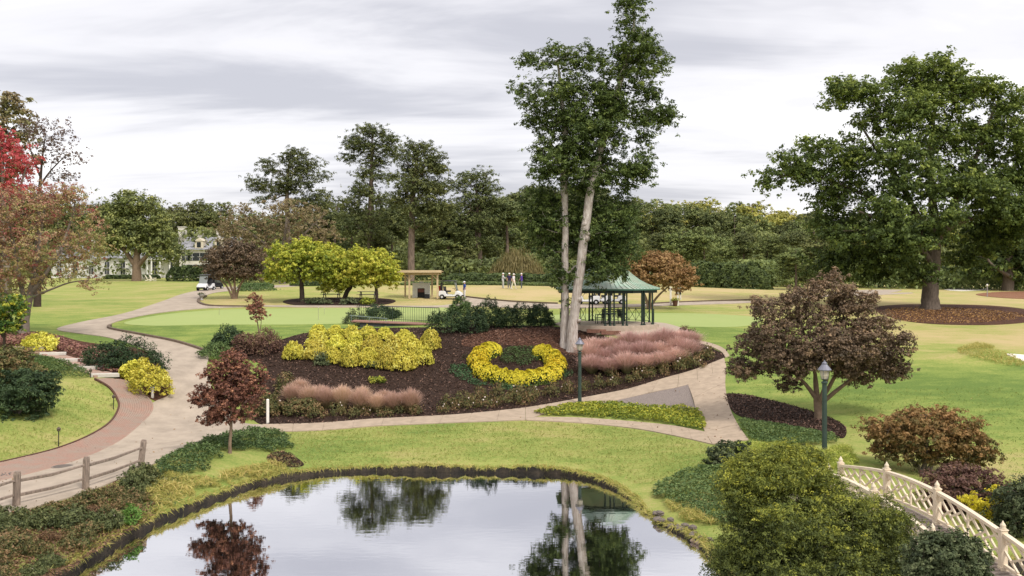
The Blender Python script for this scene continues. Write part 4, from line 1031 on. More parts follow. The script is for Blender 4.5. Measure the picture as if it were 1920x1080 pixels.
# undergrowth that closes the wood
def leaf_band(name, x0, x1, y0, h0, h1, n, leaf, m, seed, tsp=.2, tint0=.4):
    r = np.random.default_rng(seed)
    x = r.uniform(x0, x1, n); y = y0 + r.normal(size=n) * 3; 
    hh = h0 + (h1 - h0) * (.5 + .5 * np.sin(x * .19 + 1.3) * np.sin(x * .071 + .4))
    z = T(x, y) + hh * r.random(n) ** .8
    N = unit(r.normal(size=(n, 3)) + np.array([0, -.3, .5]))
    ct = np.sin(x * .45) * np.sin(z * .8 + x * .2) * tsp
    V, Q, t_ = leaf_arrays(np.column_stack([x, y, z]), N, leaf * r.uniform(.6, 1.4, n), .6, np.clip(tint0 + ct + r.normal(size=n) * tsp * .6, 0, 1), r)
    return tag(obj(name, arrays_mesh(name, V, Q, m, t_)), kind='stuff')
leaf_band('woodland_undergrowth', -150, 175, 205, 5, 11, 42000, .9, G_wood, 51)
leaf_band('woodland_undergrowth', 38, 92, 158, 2.5, 6, 15000, .6, G_wood, 53, tint0=.4)
leaf_band('woodland_undergrowth', -45, 12, 150, 1.5, 5, 9000, .6, G_wood, 54, tint0=.35)
leaf_band('woodland_undergrowth', -160, 190, 258, 9, 15, 36000, 1.1, G_wood, 52, tint0=.3)

# --- hedges: one thing each
def hedge(px0, px1, dd0, dd1, ptop, w, n, leaf, m, seed, label, tint0=.4, round_=.25):
    r = np.random.default_rng(seed)
    a, b = at(px0, dd0), at(px1, dd1); L_ = (b - a).length
    h = ((HY + F * (H - a.z) / dd0) - ptop) * dd0 / F
    s = r.random(n) * L_; ang = r.uniform(-.15, math.pi + .15, n)
    e = .55
    cx = np.sign(np.cos(ang)) * np.abs(np.cos(ang)) ** e; cz = np.sign(np.sin(ang)) * np.abs(np.sin(ang)) ** e
    rr = 1 - .3 * r.random(n) ** 2 + .06 * np.sin(s * 1.9) + .05 * np.sin(s * 4.3 + ang * 3)
    yy = cx * w / 2 * rr; zz_ = np.maximum(.03, cz * h * rr)
    endr = np.clip(np.minimum(s, L_ - s) / (w * .5), .25, 1) ** .4
    zz_ *= endr; yy *= endr
    ux = (b - a) / L_; ux.z = 0; ux.normalize(); uy = Vector((-ux.y, ux.x, 0))
    X = s * ux.x + yy * uy.x; Y = s * ux.y + yy * uy.y
    Z = zz_ + (T(a.x + X, a.y + Y) - a.z)
    N = unit(np.column_stack([uy.x * cx, uy.y * cx, cz]) + r.normal(size=(n, 3)) * .6 + np.array([0, 0, .3]))
    tt = np.clip(tint0 + r.normal(size=n) * .16 + .16 * np.sin(s * 2.6) * np.sin(ang * 3 + s), 0, 1)
    V, Q, t_ = leaf_arrays(np.column_stack([X, Y, Z]), N, leaf * r.uniform(.6, 1.4, n), .6, tt, r)
    root = thing('hedge', label, 'hedge', a)
    obj('foliage', arrays_mesh('foliage', V, Q, m, t_), root)
    mbs = MB(); q = 0.0
    while q < L_:
        c = a + (b - a) * (q / L_); z_ = float(T(c.x, c.y)) - a.z
        mbs.tube([(c.x - a.x, c.y - a.y, z_ - .1), (c.x - a.x + .1, c.y - a.y, z_ + h * .7)], [.06, .03], 5); q += w * .6
    mbs.build('stems', B_dark, root)
    return root
hedge(1272, 1446, 142, 136, 492, 4.5, 17000, .45, leafmat('hedge_leaves', [(.020,.030,.013),(.042,.060,.020),(.088,.115,.034),(.14,.165,.05)], .2), 61, 'long tall clipped evergreen hedge at the far edge of the fairway', .45)
hedge(832, 1062, 126, 124, 513, 3.0, 11000, .35, MATS['hedge_leaves'], 62, 'taller dark back hedge behind the four standing golfers', .35)
hedge(752, 1062, 120, 117, 529, 2.2, 9000, .3, MATS['hedge_leaves'], 63, 'low front hedge running along the fairway behind the golf cart', .5)
hedge(448, 512, 118, 118, 532, 1.6, 2500, .3, G_ivy, 64, 'low green hedge beside the brown vase shaped tree', .45)
hedge(545, 610, 122, 122, 527, 1.8, 2500, .3, MATS['hedge_leaves'], 65, 'low dark hedge seen under the lime green trees', .35)
hedge(318, 392, 172, 168, 500, 3.0, 5000, .4, MATS['hedge_leaves'], 66, 'tall dark hedge in front of the white house beside the carts', .3)
hedge(195, 300, 190, 190, 516, 1.2, 2500, .35, MATS['hedge_leaves'], 67, 'low dark hedge along the foot of the white house', .3)

# weeping ornamental behind the golfers
d = 132; b0 = at(968, d); r_ = np.random.default_rng(70)
n = 5200; a = r_.uniform(0, 6.28, n); q = r_.random(n) ** .6; hz = 3.9 * (1 + .22 * np.sin(a * 3 + 1) * q + .12 * np.sin(a * 7))
P = np.column_stack([np.cos(a) * q * 4.3, np.sin(a) * q * 2.5, np.zeros(n)])
P[:, 2] = (hz * (1 - q ** 2.4)) * (1 - .75 * r_.random(n)) + .4
N = unit(np.column_stack([np.cos(a), np.sin(a), np.full(n, .2)]) + r_.normal(size=(n, 3)) * .5)
tx = unit(np.cross(N, np.array([[0, 0, 1.]])) ); dn = unit(np.cross(N, tx)) * .8
Vw = np.stack([P - dn * .5, P + tx * .05, P + dn * .5, P - tx * .05], 1).reshape(-1, 3)
root = thing('weeping_tree', 'tan weeping tree arching over the hedge behind the golfers', 'tree', b0)
obj('crown', arrays_mesh('crown', Vw, np.arange(4 * n).reshape(n, 4), G_willow, np.repeat(np.clip(.5 + r_.normal(size=n) * .25, 0, 1), 4)), root)
mbs = MB(); mbs.tube([(0, 0, -.2), (.1, 0, 2), (0, .1, 4)], [.22, .16, .08], 7); mbs.build('trunk', B_grey, root)
# ------------------------------------------------------------------ shrubs
def shrub(name, label, cat, loc, R, n, leaf, asp, lm, seed, group=None, k=6, rad=.03, bark=None, **kw):
    root = thing(name, label, cat, loc, 0, group)
    obj('foliage', bush_mesh('foliage', R, n, leaf, asp, lm, seed, **kw), root)
    obj('stems', stems_mesh('stems', R, k, rad, bark or B_dark, seed + 1), root)
    return root
def size_at(px, py, w, h):
    p = g(px, py); s = p.y / F
    return p, w * s / 2, h * s

# golden conifers: three rows in front of the brick ramp
rows_ = [('back row', [(597,632,34,32),(630,634,34,32),(660,634,34,30),(690,634,34,30),(722,636,34,30),(757,640,34,30)]),
         ('middle row', [(596,655,42,44),(632,660,40,42),(665,660,40,46),(700,662,42,46),(735,664,42,46),(770,664,44,46),(806,654,42,50)]),
         ('front row', [(549,673,42,44),(592,673,44,46),(624,680,36,40),(656,686,42,50),(692,686,44,46),(724,690,44,50),(756,694,46,50),(792,684,42,50)])]
gp_ = [bush_mesh('foliage', (1, 1, 1), 3600, .13, .7, G_gold, 201 + i, pointy=.40, amp=.15, spiky=.1, up=.55, tint_sp=.22, flat=.3) for i in range(4)]
gs_ = stems_mesh('stems', (1, 1, 1), 5, .04, B_tan, 209)
i = 0
for rn, lst in rows_:
    for q, (px, py, w, h) in enumerate(lst):
        p, rw, hh = size_at(px, py, w, h)
        root = thing('golden_conifer', f'{ORD[q]} fluffy golden conifer from the left in the {rn} of the yellow group', 'shrub', p, rng.uniform(0, 6.28), 'golden conifers massed in front of the brick ramp')
        root.scale = (rw * 1.03, rw * .92, hh * .74)
        obj('foliage', gp_[i % 4], root); obj('stems', gs_, root); i += 1
for (px, py, w, h, lab) in ((75,655,62,32,'low golden shrub beside the autumn tree trunk and steps'), (247,712,40,32,'smaller golden shrub by the brick walk below the dark yew'), (282,738,66,58,'larger golden shrub behind the white bollard light')):
    p, rw, hh = size_at(px, py, w, h)
    shrub('golden_shrub', lab, 'shrub', p, (rw * 1.1, rw, hh), 3400, .14, .5, G_gold, 220 + px, amp=.3, spiky=.35, up=.5, group='golden shrubs by the steps')
# dark yews
for q, (px, py, w, h, lab) in enumerate(((842,622,66,46,'leftmost and widest dark spreading yew of the row above the horseshoe'), (888,622,52,44,'second dark yew of the row, close against the widest one'), (918,614,48,46,'third and tallest dark yew in the row above the horseshoe'), (966,613,60,42,'fourth dark yew of the row, between tallest and last'), (1012,612,46,38,'last dark yew of the row beside the cedar trunk'),
    (205,690,80,46,'left dark yew by the brick steps'), (255,694,100,58,'big dark yew spreading beside the curving drive'), (722,598,66,26,'low dark yew growing by the ramp railing'))):
    p, rw, hh = size_at(px, py, w, h)
    shrub('dark_yew', lab, 'shrub', p, (rw * 1.08, rw * .9, hh), 4200, .16, .32, G_yew, 230 + q, amp=.38, spiky=.45, up=.6, group='dark spreading yews', flat=.15)
for q, (px, py, w, h, lm, nm, lab, n) in enumerate((
    (862,590,40,26,G_ivy,'light_green_shrub','light green shrub poking above the dark yew row',1800),
    (665,606,36,24,G_box,'loose_shrub','loose grey green shrub at the left end of the ramp',1500),
    (432,648,46,38,G_yew,'dwarf_pine','dark tufted dwarf pine left of the reddish shrub',2600),
    (408,654,30,26,G_yew,'dwarf_pine','lower dark tufted dwarf pine next to the drive edging',1600),
    (412,668,70,24,G_ivy,'leafy_shrub','low leafy green shrub at the corner of the drive',2600),
    (462,664,50,40,G_purple,'reddish_shrub','reddish brown shrub behind the bronze maple crown',2600),
    (497,662,62,46,G_purple,'reddish_shrub','larger reddish shrub below the thin sapling',3200),
    (605,684,30,20,G_box,'small_green_shrub','small dull green shrub below the front golden conifers',900),
    (708,718,24,14,G_yelgr,'small_green_shrub','tiny yellow green shrub above the faded grass tufts',500),
    (655,570,30,10,G_box,'low_shrub','low shrub in the middle of the island bed',700),(600,570,44,10,G_box,'low_shrub','long low shrub at the left of the island bed',800),(688,571,22,12,G_yelgr,'low_shrub','yellow green low shrub at the right of the island bed',600),
    (480,545,60,10,G_ivy,'low_shrub','low leafy green shrub strip behind the island kerb',1200),
    (700,690,30,16,G_box,'small_green_shrub','dull green shrub at the foot of the golden group',700),
    (1290,632,36,18,G_purple,'small_green_shrub','low brownish shrub at the end of the gazebo terrace',800),
    (490,780,60,44,G_rose,'olive_shrub','loose olive shrub beside the white post',2600),(560,776,70,30,G_rose,'olive_shrub','low olive shrub in front of the faded grass tufts',2600),(535,740,40,34,G_rose,'olive_shrub','olive brown shrub left of the faded grass tufts',1500))):
    p, rw, hh = size_at(px, py, w, h)
    shrub(nm, lab, 'shrub', p, (rw * 1.05, rw * .85, hh), n, .13 if p.y < 75 else .2, .5, lm, 250 + q, amp=.35, spiky=.3, up=.5, flat=.15)

# horseshoe of yellow mums round a green centre
hc = g(970, 690); hr = 2.5
root = thing('horseshoe_hedge', 'horseshoe shaped hedge of bright yellow flowers in the dark mulch', 'flower hedge', hc)
r_ = np.random.default_rng(300)
def ring_pts(n, a0, a1, R0, w, h, rr0):
    a = np.radians(r_.uniform(a0, a1, n)); th = r_.uniform(-.1, math.pi + .1, n)
    edge = np.minimum(a - math.radians(a0), math.radians(a1) - a)
    e = np.clip(edge / .16, .35, 1) ** .5
    rr = (rr0 + (1 - rr0) * r_.random(n)) * (1 + .07 * np.sin(a * 19) + .05 * np.sin(a * 41 + th * 2)) * e
    off = np.cos(th) * w / 2 * rr; z = np.maximum(np.sin(th) ** .7 if False else np.abs(np.sin(th)) ** .7 * h * rr, .03)
    X = np.cos(a) * (R0 + off); Y = np.sin(a) * (R0 + off)
    N = unit(np.column_stack([np.cos(a) * np.cos(th), np.sin(a) * np.cos(th), np.sin(th)]) + r_.normal(size=(n, 3)) * .4)
    return X, Y, z, N, th, a
X, Y, z, N, th, a = ring_pts(9500, 117, 423, hr, 1.15, .72, .72)
V, Q, t_ = leaf_arrays(np.column_stack([X, Y, z + T(hc.x + X, hc.y + Y) - hc.z]), N, .12 * r_.uniform(.6, 1.3, 9500), .6, np.clip(.5 + r_.normal(size=9500) * .25, 0, 1), r_)
obj('foliage', arrays_mesh('foliage', V, Q, G_mumg, t_), root)
X, Y, z, N, th, a = ring_pts(17500, 117, 423, hr, 1.28, .78, .93)
sel = (np.sin(th) + r_.normal(size=len(th)) * .22 + .2 * np.sin(a * 7)) > .36
X, Y, z, N, a = X[sel], Y[sel], z[sel], N[sel], a[sel]; n = len(X)
tt = np.clip(.45 + .25 * np.sin(a * 2.2 + .8) + r_.normal(size=n) * .22, 0, 1)
V, Q, t_ = leaf_arrays(np.column_stack([X, Y, z + .02 + T(hc.x + X, hc.y + Y) - hc.z]), N, .095 * r_.uniform(.7, 1.3, n), .9, tt, r_)
obj('blooms', arrays_mesh('blooms', V, Q, G_mumy, t_), root)

# draped covers: counted by nobody
def cover(name, px, dens, leaf, asp, lm, seed, hgt=.12, lump=.5, tint0=.45, kind='stuff', poly=None, tsp=.2, spiky=0, smooth=True, edge_h=True):
    r = np.random.default_rng(seed)
    p = plan(px, 5, True, smooth) if poly is None else poly
    lo, hi = p.min(0), p.max(0); area = 0.5 * abs(np.dot(p[:, 0], np.roll(p[:, 1], 1)) - np.dot(p[:, 1], np.roll(p[:, 0], 1)))
    n = int(dens * area / max(area, 1e-6) * (hi - lo).prod())
    q = r.uniform(lo, hi, (n, 2)); q = q[inside(q, p)]; n = len(q)
    hn = np.zeros(n)
    for f_, am in ((.9, .5), (2.1, .35), (4.5, .25)):
        ph = r.uniform(0, 6.28, 4)
        hn += am * np.sin(q[:, 0] * f_ + ph[0] + 1.3 * np.sin(q[:, 1] * f_ * .7 + ph[1])) * np.sin(q[:, 1] * f_ * 1.2 + ph[2])
    nz = np.sin(q[:, 0] * 3.1 + seed) * np.sin(q[:, 1] * 3.7 + 2 * seed) + .6 * np.sin(q[:, 0] * 7.3 + 1) * np.sin(q[:, 1] * 6.1 + seed)
    de = np.min(np.sqrt(((q[:, None, :] - p[None, :, :]) ** 2).sum(-1)), axis=1) if n * len(p) < 6e6 else np.full(n, 1.)
    keep = (de > .16 + .16 * nz) & ((hn > -.62) | (r.random(n) < .45)) if edge_h else np.ones(n, bool)
    q, hn, de, nz = q[keep], hn[keep], de[keep], nz[keep]; n = len(q)
    hn = hn + .35 * nz
    e = np.clip(de / max(hgt * 1.2, .1), .15, 1) ** .6 if edge_h else 1
    z = T(q[:, 0], q[:, 1]) + hgt * (1 + lump * hn) * e * (.35 + .65 * r.random(n) ** .6) + .03
    N = unit(r.normal(size=(n, 3)) * (.55 + spiky) + np.array([0, 0, 1.0 - spiky]))
    tt = np.clip(tint0 + .22 * hn + r.normal(size=n) * tsp, 0, 1)
    V, Q, t_ = leaf_arrays(np.column_stack([q, z]), N, leaf * r.uniform(.6, 1.4, n), asp, tt, r)
    return tag(obj(name, arrays_mesh(name, V, Q, lm, t_)), kind=kind)
cover('juniper_cover', [(838,690),(850,684),(880,688),(895,712),(930,722),(940,728),(905,728),(870,718),(845,704)], 330, .12, .4, G_junip, 310, .16)
cover('juniper_cover', [(932,724),(965,721),(998,724),(1000,730),(965,734),(935,731)], 330, .12, .4, G_junip, 311, .15, tint0=.7)
cover('juniper_cover', [(1050,700),(1075,696),(1078,708),(1060,716),(1040,718),(1015,722),(1012,726),(1035,724)], 260, .12, .4, G_junip, 312, .14)
cover('juniper_cover', [(935,672),(945,655),(985,652),(1020,655),(1020,668),(1000,684),(960,688),(938,684)], 330, .12, .4, G_ivy, 313, .22, tint0=.3)
cover('juniper_cover', [(866,668),(884,666),(878,676),(858,680)], 250, .12, .35, G_yew, 314, .12)
cover('yellow_green_cover', [(1000,779),(1040,767),(1085,759.5),(1150,757),(1220,764),(1305,772),(1322,809),(1270,800),(1180,789),(1090,782)], 420, .12, .6, G_yelgr, 315, .24, tint0=.5, tsp=.22)
cover('bank_ground_cover', [(270,888),(300,868),(350,848),(410,826),(460,816),(520,816),(552,840),(530,848),(490,850),(452,846),(425,848),(412,866),(385,886),(335,899),(285,902),(250,896)], 420, .12, .5, G_ivy, 316, .34, tint0=.36, lump=.8, tsp=.26)
cover('right_ground_cover', [(1384,790),(1420,792),(1480,801),(1540,813),(1575,822),(1560,834),(1480,838),(1420,832),(1392,812)], 420, .11, .55, G_ivy, 317, .20, tint0=.5)
cover('bank_ivy', [(1215,925),(1245,905),(1290,885),(1335,878),(1400,890),(1400,985),(1335,985),(1285,965),(1245,945)], 420, .11, .55, G_ivy, 318, .25, tint0=.55)
cover('juniper_cover', [(50,690),(70,672),(105,680),(150,695),(178,712),(140,712),(95,708)], 330, .14, .3, G_ivy, 319, .35, tint0=.42)
cover('pinkish_cover', [(0,632),(60,628),(105,632),(150,648),(190,662),(180,680),(140,668),(100,655),(40,648),(0,652)], 260, .14, .6, G_pinkcov, 320, .22)
cover('pinkish_cover', [(150,672),(200,680),(236,700),(215,704),(180,694),(150,684)], 260, .12, .6, G_pinkcov, 321, .18, tint0=.35)
cover('leaf_litter', [(1660,582),(1700,577),(1740,576),(1800,578),(1860,582),(1920,590),(1900,600),(1820,606),(1740,606),(1680,600)], 26, .13, .7, leafmat('fallen_oak_leaves', [(.13,.065,.03),(.22,.12,.045),(.34,.21,.07)], .1), 322, .03, edge_h=False)
cover('mound_grass', [(1800,655),(1840,646),(1880,660),(1915,676),(1925,688),(1880,686),(1830,676),(1800,664)], 170, .26, .1, G_dry, 323, .16, spiky=.8, tint0=.45)
for q_, (pp, lm, sd_) in enumerate(((
    [(250,905),(300,890),(380,900),(440,885),(500,870),(540,880),(500,898),(440,908),(380,925),(330,950),(290,965),(270,940)], G_dry, 330),
    ([(1380,838),(1440,842),(1530,850),(1590,850),(1610,880),(1550,880),(1450,865),(1390,855)], leafmat('tall_green_grass', [(.14,.18,.03),(.26,.30,.05),(.42,.40,.12)], .25), 331),
    ([(1245,942),(1285,955),(1320,968),(1345,985),(1320,990),(1270,972)], G_dry, 332))):
    cover('rough_grass', pp, 560, .30, .07, lm, sd_, .20, lump=.9, spiky=.95, tint0=.42, tsp=.3)
cover('bank_scrub', [(255,905),(300,895),(360,902),(430,890),(500,876),(545,880),(500,892),(430,905),(360,930),(300,962),(275,955)], 60, .13, .5, G_rosegreen, 336, .16, tint0=.6, tsp=.3)
# grass fringe hanging over the pond edge
r_ = np.random.default_rng(340)
sel = np.nonzero((POND[:, 1] > 27))[0]
i0 = r_.choice(sel, 9000); q = POND[i0] + (np.roll(POND, -1, 0)[i0] - POND[i0]) * r_.random((9000, 1)) - nin[i0] * r_.uniform(-.10, .25, (9000, 1))
z = T(q[:, 0], q[:, 1]) + .05
dirv = unit(np.column_stack([nin[i0] * .6, r_.uniform(-.9, .5, 9000)]) + r_.normal(size=(9000, 3)) * .35)
b_ = unit(np.cross(dirv, r_.normal(size=(9000, 3)))) * .012; ln = r_.uniform(.08, .26, (9000, 1))
P = np.column_stack([q, z])
Vw = np.stack([P - b_, P + b_, P + dirv * ln], 1).reshape(-1, 3)
tag(obj('bank_grass_fringe', arrays_mesh('bank_grass_fringe', Vw, np.arange(27000).reshape(-1, 3), G_dry, np.repeat(np.clip(.35 + r_.normal(size=9000) * .3, 0, 1), 3))), kind='stuff')
# chips and litter over the beds
def chips(px, n, seed, lm, size, poly=None):
    r = np.random.default_rng(seed); p = plan(px, 4)
    lo, hi = p.min(0), p.max(0); q = r.uniform(lo, hi, (n, 2)); q = q[inside(q, p)]; n = len(q)
    N = unit(r.normal(size=(n, 3)) * .5 + np.array([0, 0, 1]))
    V, Q, t_ = leaf_arrays(np.column_stack([q, T(q[:, 0], q[:, 1]) + .05 + .02 * r.random(n)]), N, size * r.uniform(.5, 1.5, n), .35, r.random(n), r)
    tag(obj('mulch_chips', arrays_mesh('mulch_chips', V, Q, lm, t_)), kind='stuff')
G_chip = leafmat('mulch_chip', [(.018,.012,.010), (.045,.028,.022), (.085,.050,.038), (.17,.10,.07)], .0)
chips(BED_PX, 30000, 350, G_chip, .13)
chips([(870,650),(880,630),(960,617),(1055,620),(1130,640),(1110,668),(1060,664),(1000,652),(940,648)], 5000, 351, leafmat('red_mulch_chip', [(.05,.027,.02),(.12,.06,.04),(.22,.12,.08)], 0), .13)
chips([(1358,740),(1400,741),(1450,752),(1500,765),(1560,785),(1586,803),(1580,822),(1545,812),(1480,800),(1420,790),(1382,778),(1366,760)], 6000, 352, G_chip, .12)

# pink muhly grass, tuft by tuft
def tuft_mesh(name, n, lm, seed, hgt=1.0, spread=.75):
    r = np.random.default_rng(seed)
    a = r.uniform(0, 6.28, n); q = r.random(n) ** .5
    base = np.column_stack([np.cos(a) * q * .16, np.sin(a) * q * .16, np.zeros(n)])
    lean = q * spread * r.uniform(.6, 1.2, n); h = hgt * r.uniform(.55, 1.08, n) * (1 - .25 * q ** 2)
    dirx = np.column_stack([np.cos(a), np.sin(a), np.zeros(n)])
    mid = base + dirx * (lean * .35)[:, None] + np.array([0, 0, 1]) * (h * .62)[:, None]
    tip = base + dirx * lean[:, None] + np.array([0, 0, 1]) * h[:, None] + r.normal(size=(n, 3)) * .05
    side = unit(np.cross(dirx + r.normal(size=(n, 3)) * .5, np.array([[0, 0, 1.]]))) * .0085
    V1 = np.stack([base - side, base + side, mid + side * .9, mid - side * .9], 1).reshape(-1, 3)
    V2_ = np.stack([mid - side * .9, mid + side * .9, tip + side * .5, tip - side * .5], 1).reshape(-1, 3)
    t1 = np.tile([.0, .0, .5, .5], n) + np.repeat(r.normal(size=n) * .1, 4); t2 = np.tile([.5, .5, 1., 1.], n) + np.repeat(r.normal(size=n) * .12, 4)
    V = np.vstack([V1, V2_]); return arrays_mesh(name, V, np.arange(8 * n).reshape(-1, 4), lm, np.clip(np.concatenate([t1, t2]), 0, 1))
mt = [tuft_mesh('blades', 1700, G_muhly, 360 + i, spread=.85) for i in range(3)]
mf = [tuft_mesh('blades', 1500, G_muhlyl, 365 + i, spread=.7) for i in range(3)]
left_t_ = [(548,760,50,46),(580,764,52,50),(612,766,52,50),(642,768,50,48),(675,772,52,50),(706,774,50,48),(738,774,50,46),(770,774,52,50),(562,746,44,38),(600,750,44,38),(640,754,44,36),(680,758,44,36),(720,762,44,38),(755,764,42,36)]
for q, (px, py, w, h) in enumerate(left_t_):
    p, rw, hh = size_at(px, py, w, h)
    row = 'front' if q < 8 else 'back'
    root = thing('faded_grass_tuft', f'{ORD[q if q < 8 else q - 8]} pale pink grass tuft from the left, {row} of the faded clump', 'grass tuft', p, rng.uniform(0, 6.28), 'faded pink grass tufts near the white post')
    root.scale = (rw * 1.2, rw * 1.2, hh * rng.uniform(.74, .98)); obj('blades', mf[q % 3], root)
right_rows = [('front', [(1110,700),(1142,702),(1175,700),(1208,697),(1240,690),(1268,682),(1290,672)]), ('middle', [(1105,682),(1138,684),(1172,682),(1206,678),(1238,672),(1268,664),(1292,656)]), ('back', [(1112,666),(1145,665),(1180,662),(1212,658),(1245,654),(1275,650)])]
i = 0
for rn, lst in right_rows:
    for q, (px, py) in enumerate(lst):
        p, rw, hh = size_at(px, py, 54, 46)
        root = thing('pink_grass_tuft', f'{ORD[q]} rosy pink grass tuft from the left, {rn} row below the gazebo', 'grass tuft', p, rng.uniform(0, 6.28), 'rosy pink grass tufts below the gazebo')
        root.scale = (rw * 1.3, rw * 1.3, hh * rng.uniform(.66, .92)); obj('blades', mt[i % 3], root); i += 1

# perennials along the front of the bed
pm = []
for i in range(3):
    pm.append((bush_mesh('foliage', (1, 1, 1), 420, .26, .4, G_rose, 380 + i, amp=.4, spiky=.4, up=.5), None))
def blooms_mesh(n, seed, R=1.0, sz=.12):
    b = MB(); r = np.random.default_rng(seed)
    for _ in range(n):
        a = r.uniform(0, 6.28); q = r.uniform(.2, .9) * R; z = R * math.sqrt(max(.05, 1 - (q / R) ** 2)) * r.uniform(.9, 1.1)
        b.lathe([(.01, -.4 * sz), (.45 * sz, -.1 * sz), (.5 * sz, .12 * sz), (.25 * sz, .3 * sz)], 6, (q * math.cos(a), q * math.sin(a), z))
    o = b.build('blooms', M_bloom); me = o.data; bpy.data.objects.remove(o); return me
bl = [blooms_mesh(2, 390 + i, 1.0, .2) for i in range(3)]
spots = [(520,776),(590,782),(632,780),(660,784),(690,778),(720,782),(752,778),(780,776),(832,772),(855,768),(880,768),(905,764),(930,762),(958,758),(985,756),(842,757),(868,752),(900,748),(930,746),(965,744),(1000,746),(1030,742),(1060,738),(1095,734),(1125,728),(1155,722),(1185,716),(1215,710),(1245,704),(1275,696),(1300,688),(1325,676),(1150,708),(1200,704),(1240,694),(1280,684),(1310,672)]
segn = {}
for q, (px, py) in enumerate(sorted(spots)):
    p, rw, hh = size_at(px + rng.uniform(-4, 4), py + rng.uniform(-2, 2), 30 * rng.uniform(.7, 1.15), 24 * rng.uniform(.7, 1.1))
    seg = 'left of the horseshoe below the faded grass' if px < 820 else ('just below the yellow horseshoe' if px < 1080 else 'below the rosy pink grass')
    root = thing('bed_perennial', f'{ORD[segn.setdefault(seg, 0)]} straggly olive perennial from the left, {seg}', 'plant', p, rng.uniform(0, 6.28), 'straggly perennials ' + seg)
    segn[seg] += 1
    root.scale = (rw, rw, hh); obj('foliage', pm[q % 3][0], root)
    if q % 2 == 0: obj('blooms', bl[q % 3], root)

# rose bushes between the fence and the pond
rm = [bush_mesh('foliage', (1, 1, 1), 2300, .16, .55, m_, 400 + i, amp=.5, spiky=.25, up=.5, tint_sp=.24) for m_ in (G_rosegreen, G_rose, G_roserust) for i in range(4)]
rs = stems_mesh('stems', (1, 1, 1), 6, .03, B_dark, 405)
rb_ = [blooms_mesh(2, 410 + i, 1.02, .085) for i in range(4)]
r_ = np.random.default_rng(415)
bedpoly = plan([(-60,980),(30,975),(160,944),(250,908),(285,912),(280,945),(250,970),(195,995),(125,1040),(60,1085),(-60,1160)], 4)
litpoly = plan([(-60,962),(30,962),(160,930),(255,890),(300,905),(300,950),(275,980),(225,1008),(165,1048),(112,1085),(-60,1180)], 4)
pts_ = []
for _ in range(4000):
    q = r_.uniform(bedpoly.min(0), bedpoly.max(0))
    if inside(q[None], bedpoly)[0] and all((q[0] - a[0]) ** 2 + (q[1] - a[1]) ** 2 > .82 ** 2 for a in pts_): pts_.append(q)
roses = []
for q, p_ in enumerate(pts_):
    pxx = 960 + F * p_[0] / p_[1]
    seg = 'near the first fence post' if pxx < 95 else ('between the fence posts' if pxx < 215 else 'near the last fence post')
    side = 'beside the drive' if p_[1] > np.interp(p_[0], [-20, -13], [32, 36.3]) else 'above the water' 
    lab = ('pale blooming rose bush from the left ' if q % 3 == 0 else 'bloomless rose bush from the left ') + side + ', ' + seg
    root = thing('rose_bush', lab, 'shrub', (p_[0], p_[1], float(T(p_[0], p_[1]))), r_.uniform(0, 6.28), 'rose bushes on the bank ' + seg)
    pd_ = float(np.min(np.hypot(POND[:, 0] - p_[0], POND[:, 1] - p_[1]))); roses.append((p_[0], lab, root)); s = r_.uniform(.38, .66) * (.72 if pd_ < 1.5 else 1); root.scale = (s, s, s * r_.uniform(.75, 1.25))
    obj('foliage', rm[q % 4 + 4 * (0 if (p_[0] < -15.6 and r_.random() < .65) or r_.random() < .3 else 2 if pd_ < 1.6 and r_.random() < .3 else 1)], root); obj('stems', rs, root)
    if q % 3 == 0: obj('blooms', rb_[(q // 3) % 4], root)
for lab in set(w_[1] for w_ in roses):
    for q, w_ in enumerate(sorted([w_ for w_ in roses if w_[1] == lab], key=lambda w_: w_[0])): w_[2]['label'] = ORD[q] + ' ' + lab
cover('bank_scrub', [(498,858),(525,845),(555,856),(575,874),(545,880),(512,874)], 150, .12, .5, G_rose, 417, .14, tint0=.6)
# blades standing up out of the nearer lawns
G_blade = leafmat('lawn_blades', [(.12,.18,.035), (.21,.26,.055), (.33,.33,.09), (.44,.38,.15)], .3, gain=1.0)
for q_, pp in enumerate(([(500,818),(700,803),(850,796),(985,792),(1080,796),(1180,806),(1330,838),(1325,872),(1250,900),(1205,912),(1150,892),(1060,872),(900,867),(760,868),(620,878),(570,868),(548,842)], [(0,868),(0,800),(60,800),(110,760),(130,722),(178,715),(205,732),(218,752),(210,778),(170,808),(110,836),(50,856)],
    [(1590,830),(1600,790),(1560,760),(1480,745),(1400,728),(1372,700),(1500,720),(1700,730),(1920,740),(1920,900),(1870,900),(1860,850),(1820,780),(1700,760),(1620,800)])):
    cover('lawn_blades', pp, (95, 95, 26)[q_], .13, .16, G_blade, 420 + q_, .03, spiky=.6, tint0=(.55, .5, .3)[q_], tsp=.2, edge_h=False)
cover('fallen_leaves', [(0,905),(90,875),(225,822),(300,770),(330,745),(350,700),(390,720),(440,790),(480,808),(400,826),(270,872),(160,915),(30,950)], 0.7, .09, .7, G_roserust, 418, .05, tint0=.8, tsp=.3, edge_h=False)
cover('fallen_leaves', [(985,768),(1120,743),(1300,697),(1360,685),(1365,720),(1400,820),(1335,830),(1180,798),(985,788)], 0.7, .09, .7, G_roserust, 419, .05, tint0=.8, tsp=.3, edge_h=False)
cover('rose_bed_litter', None, 230, .09, .7, G_roserust, 416, .05, tint0=.45, poly=litpoly, tsp=.28, edge_h=False)

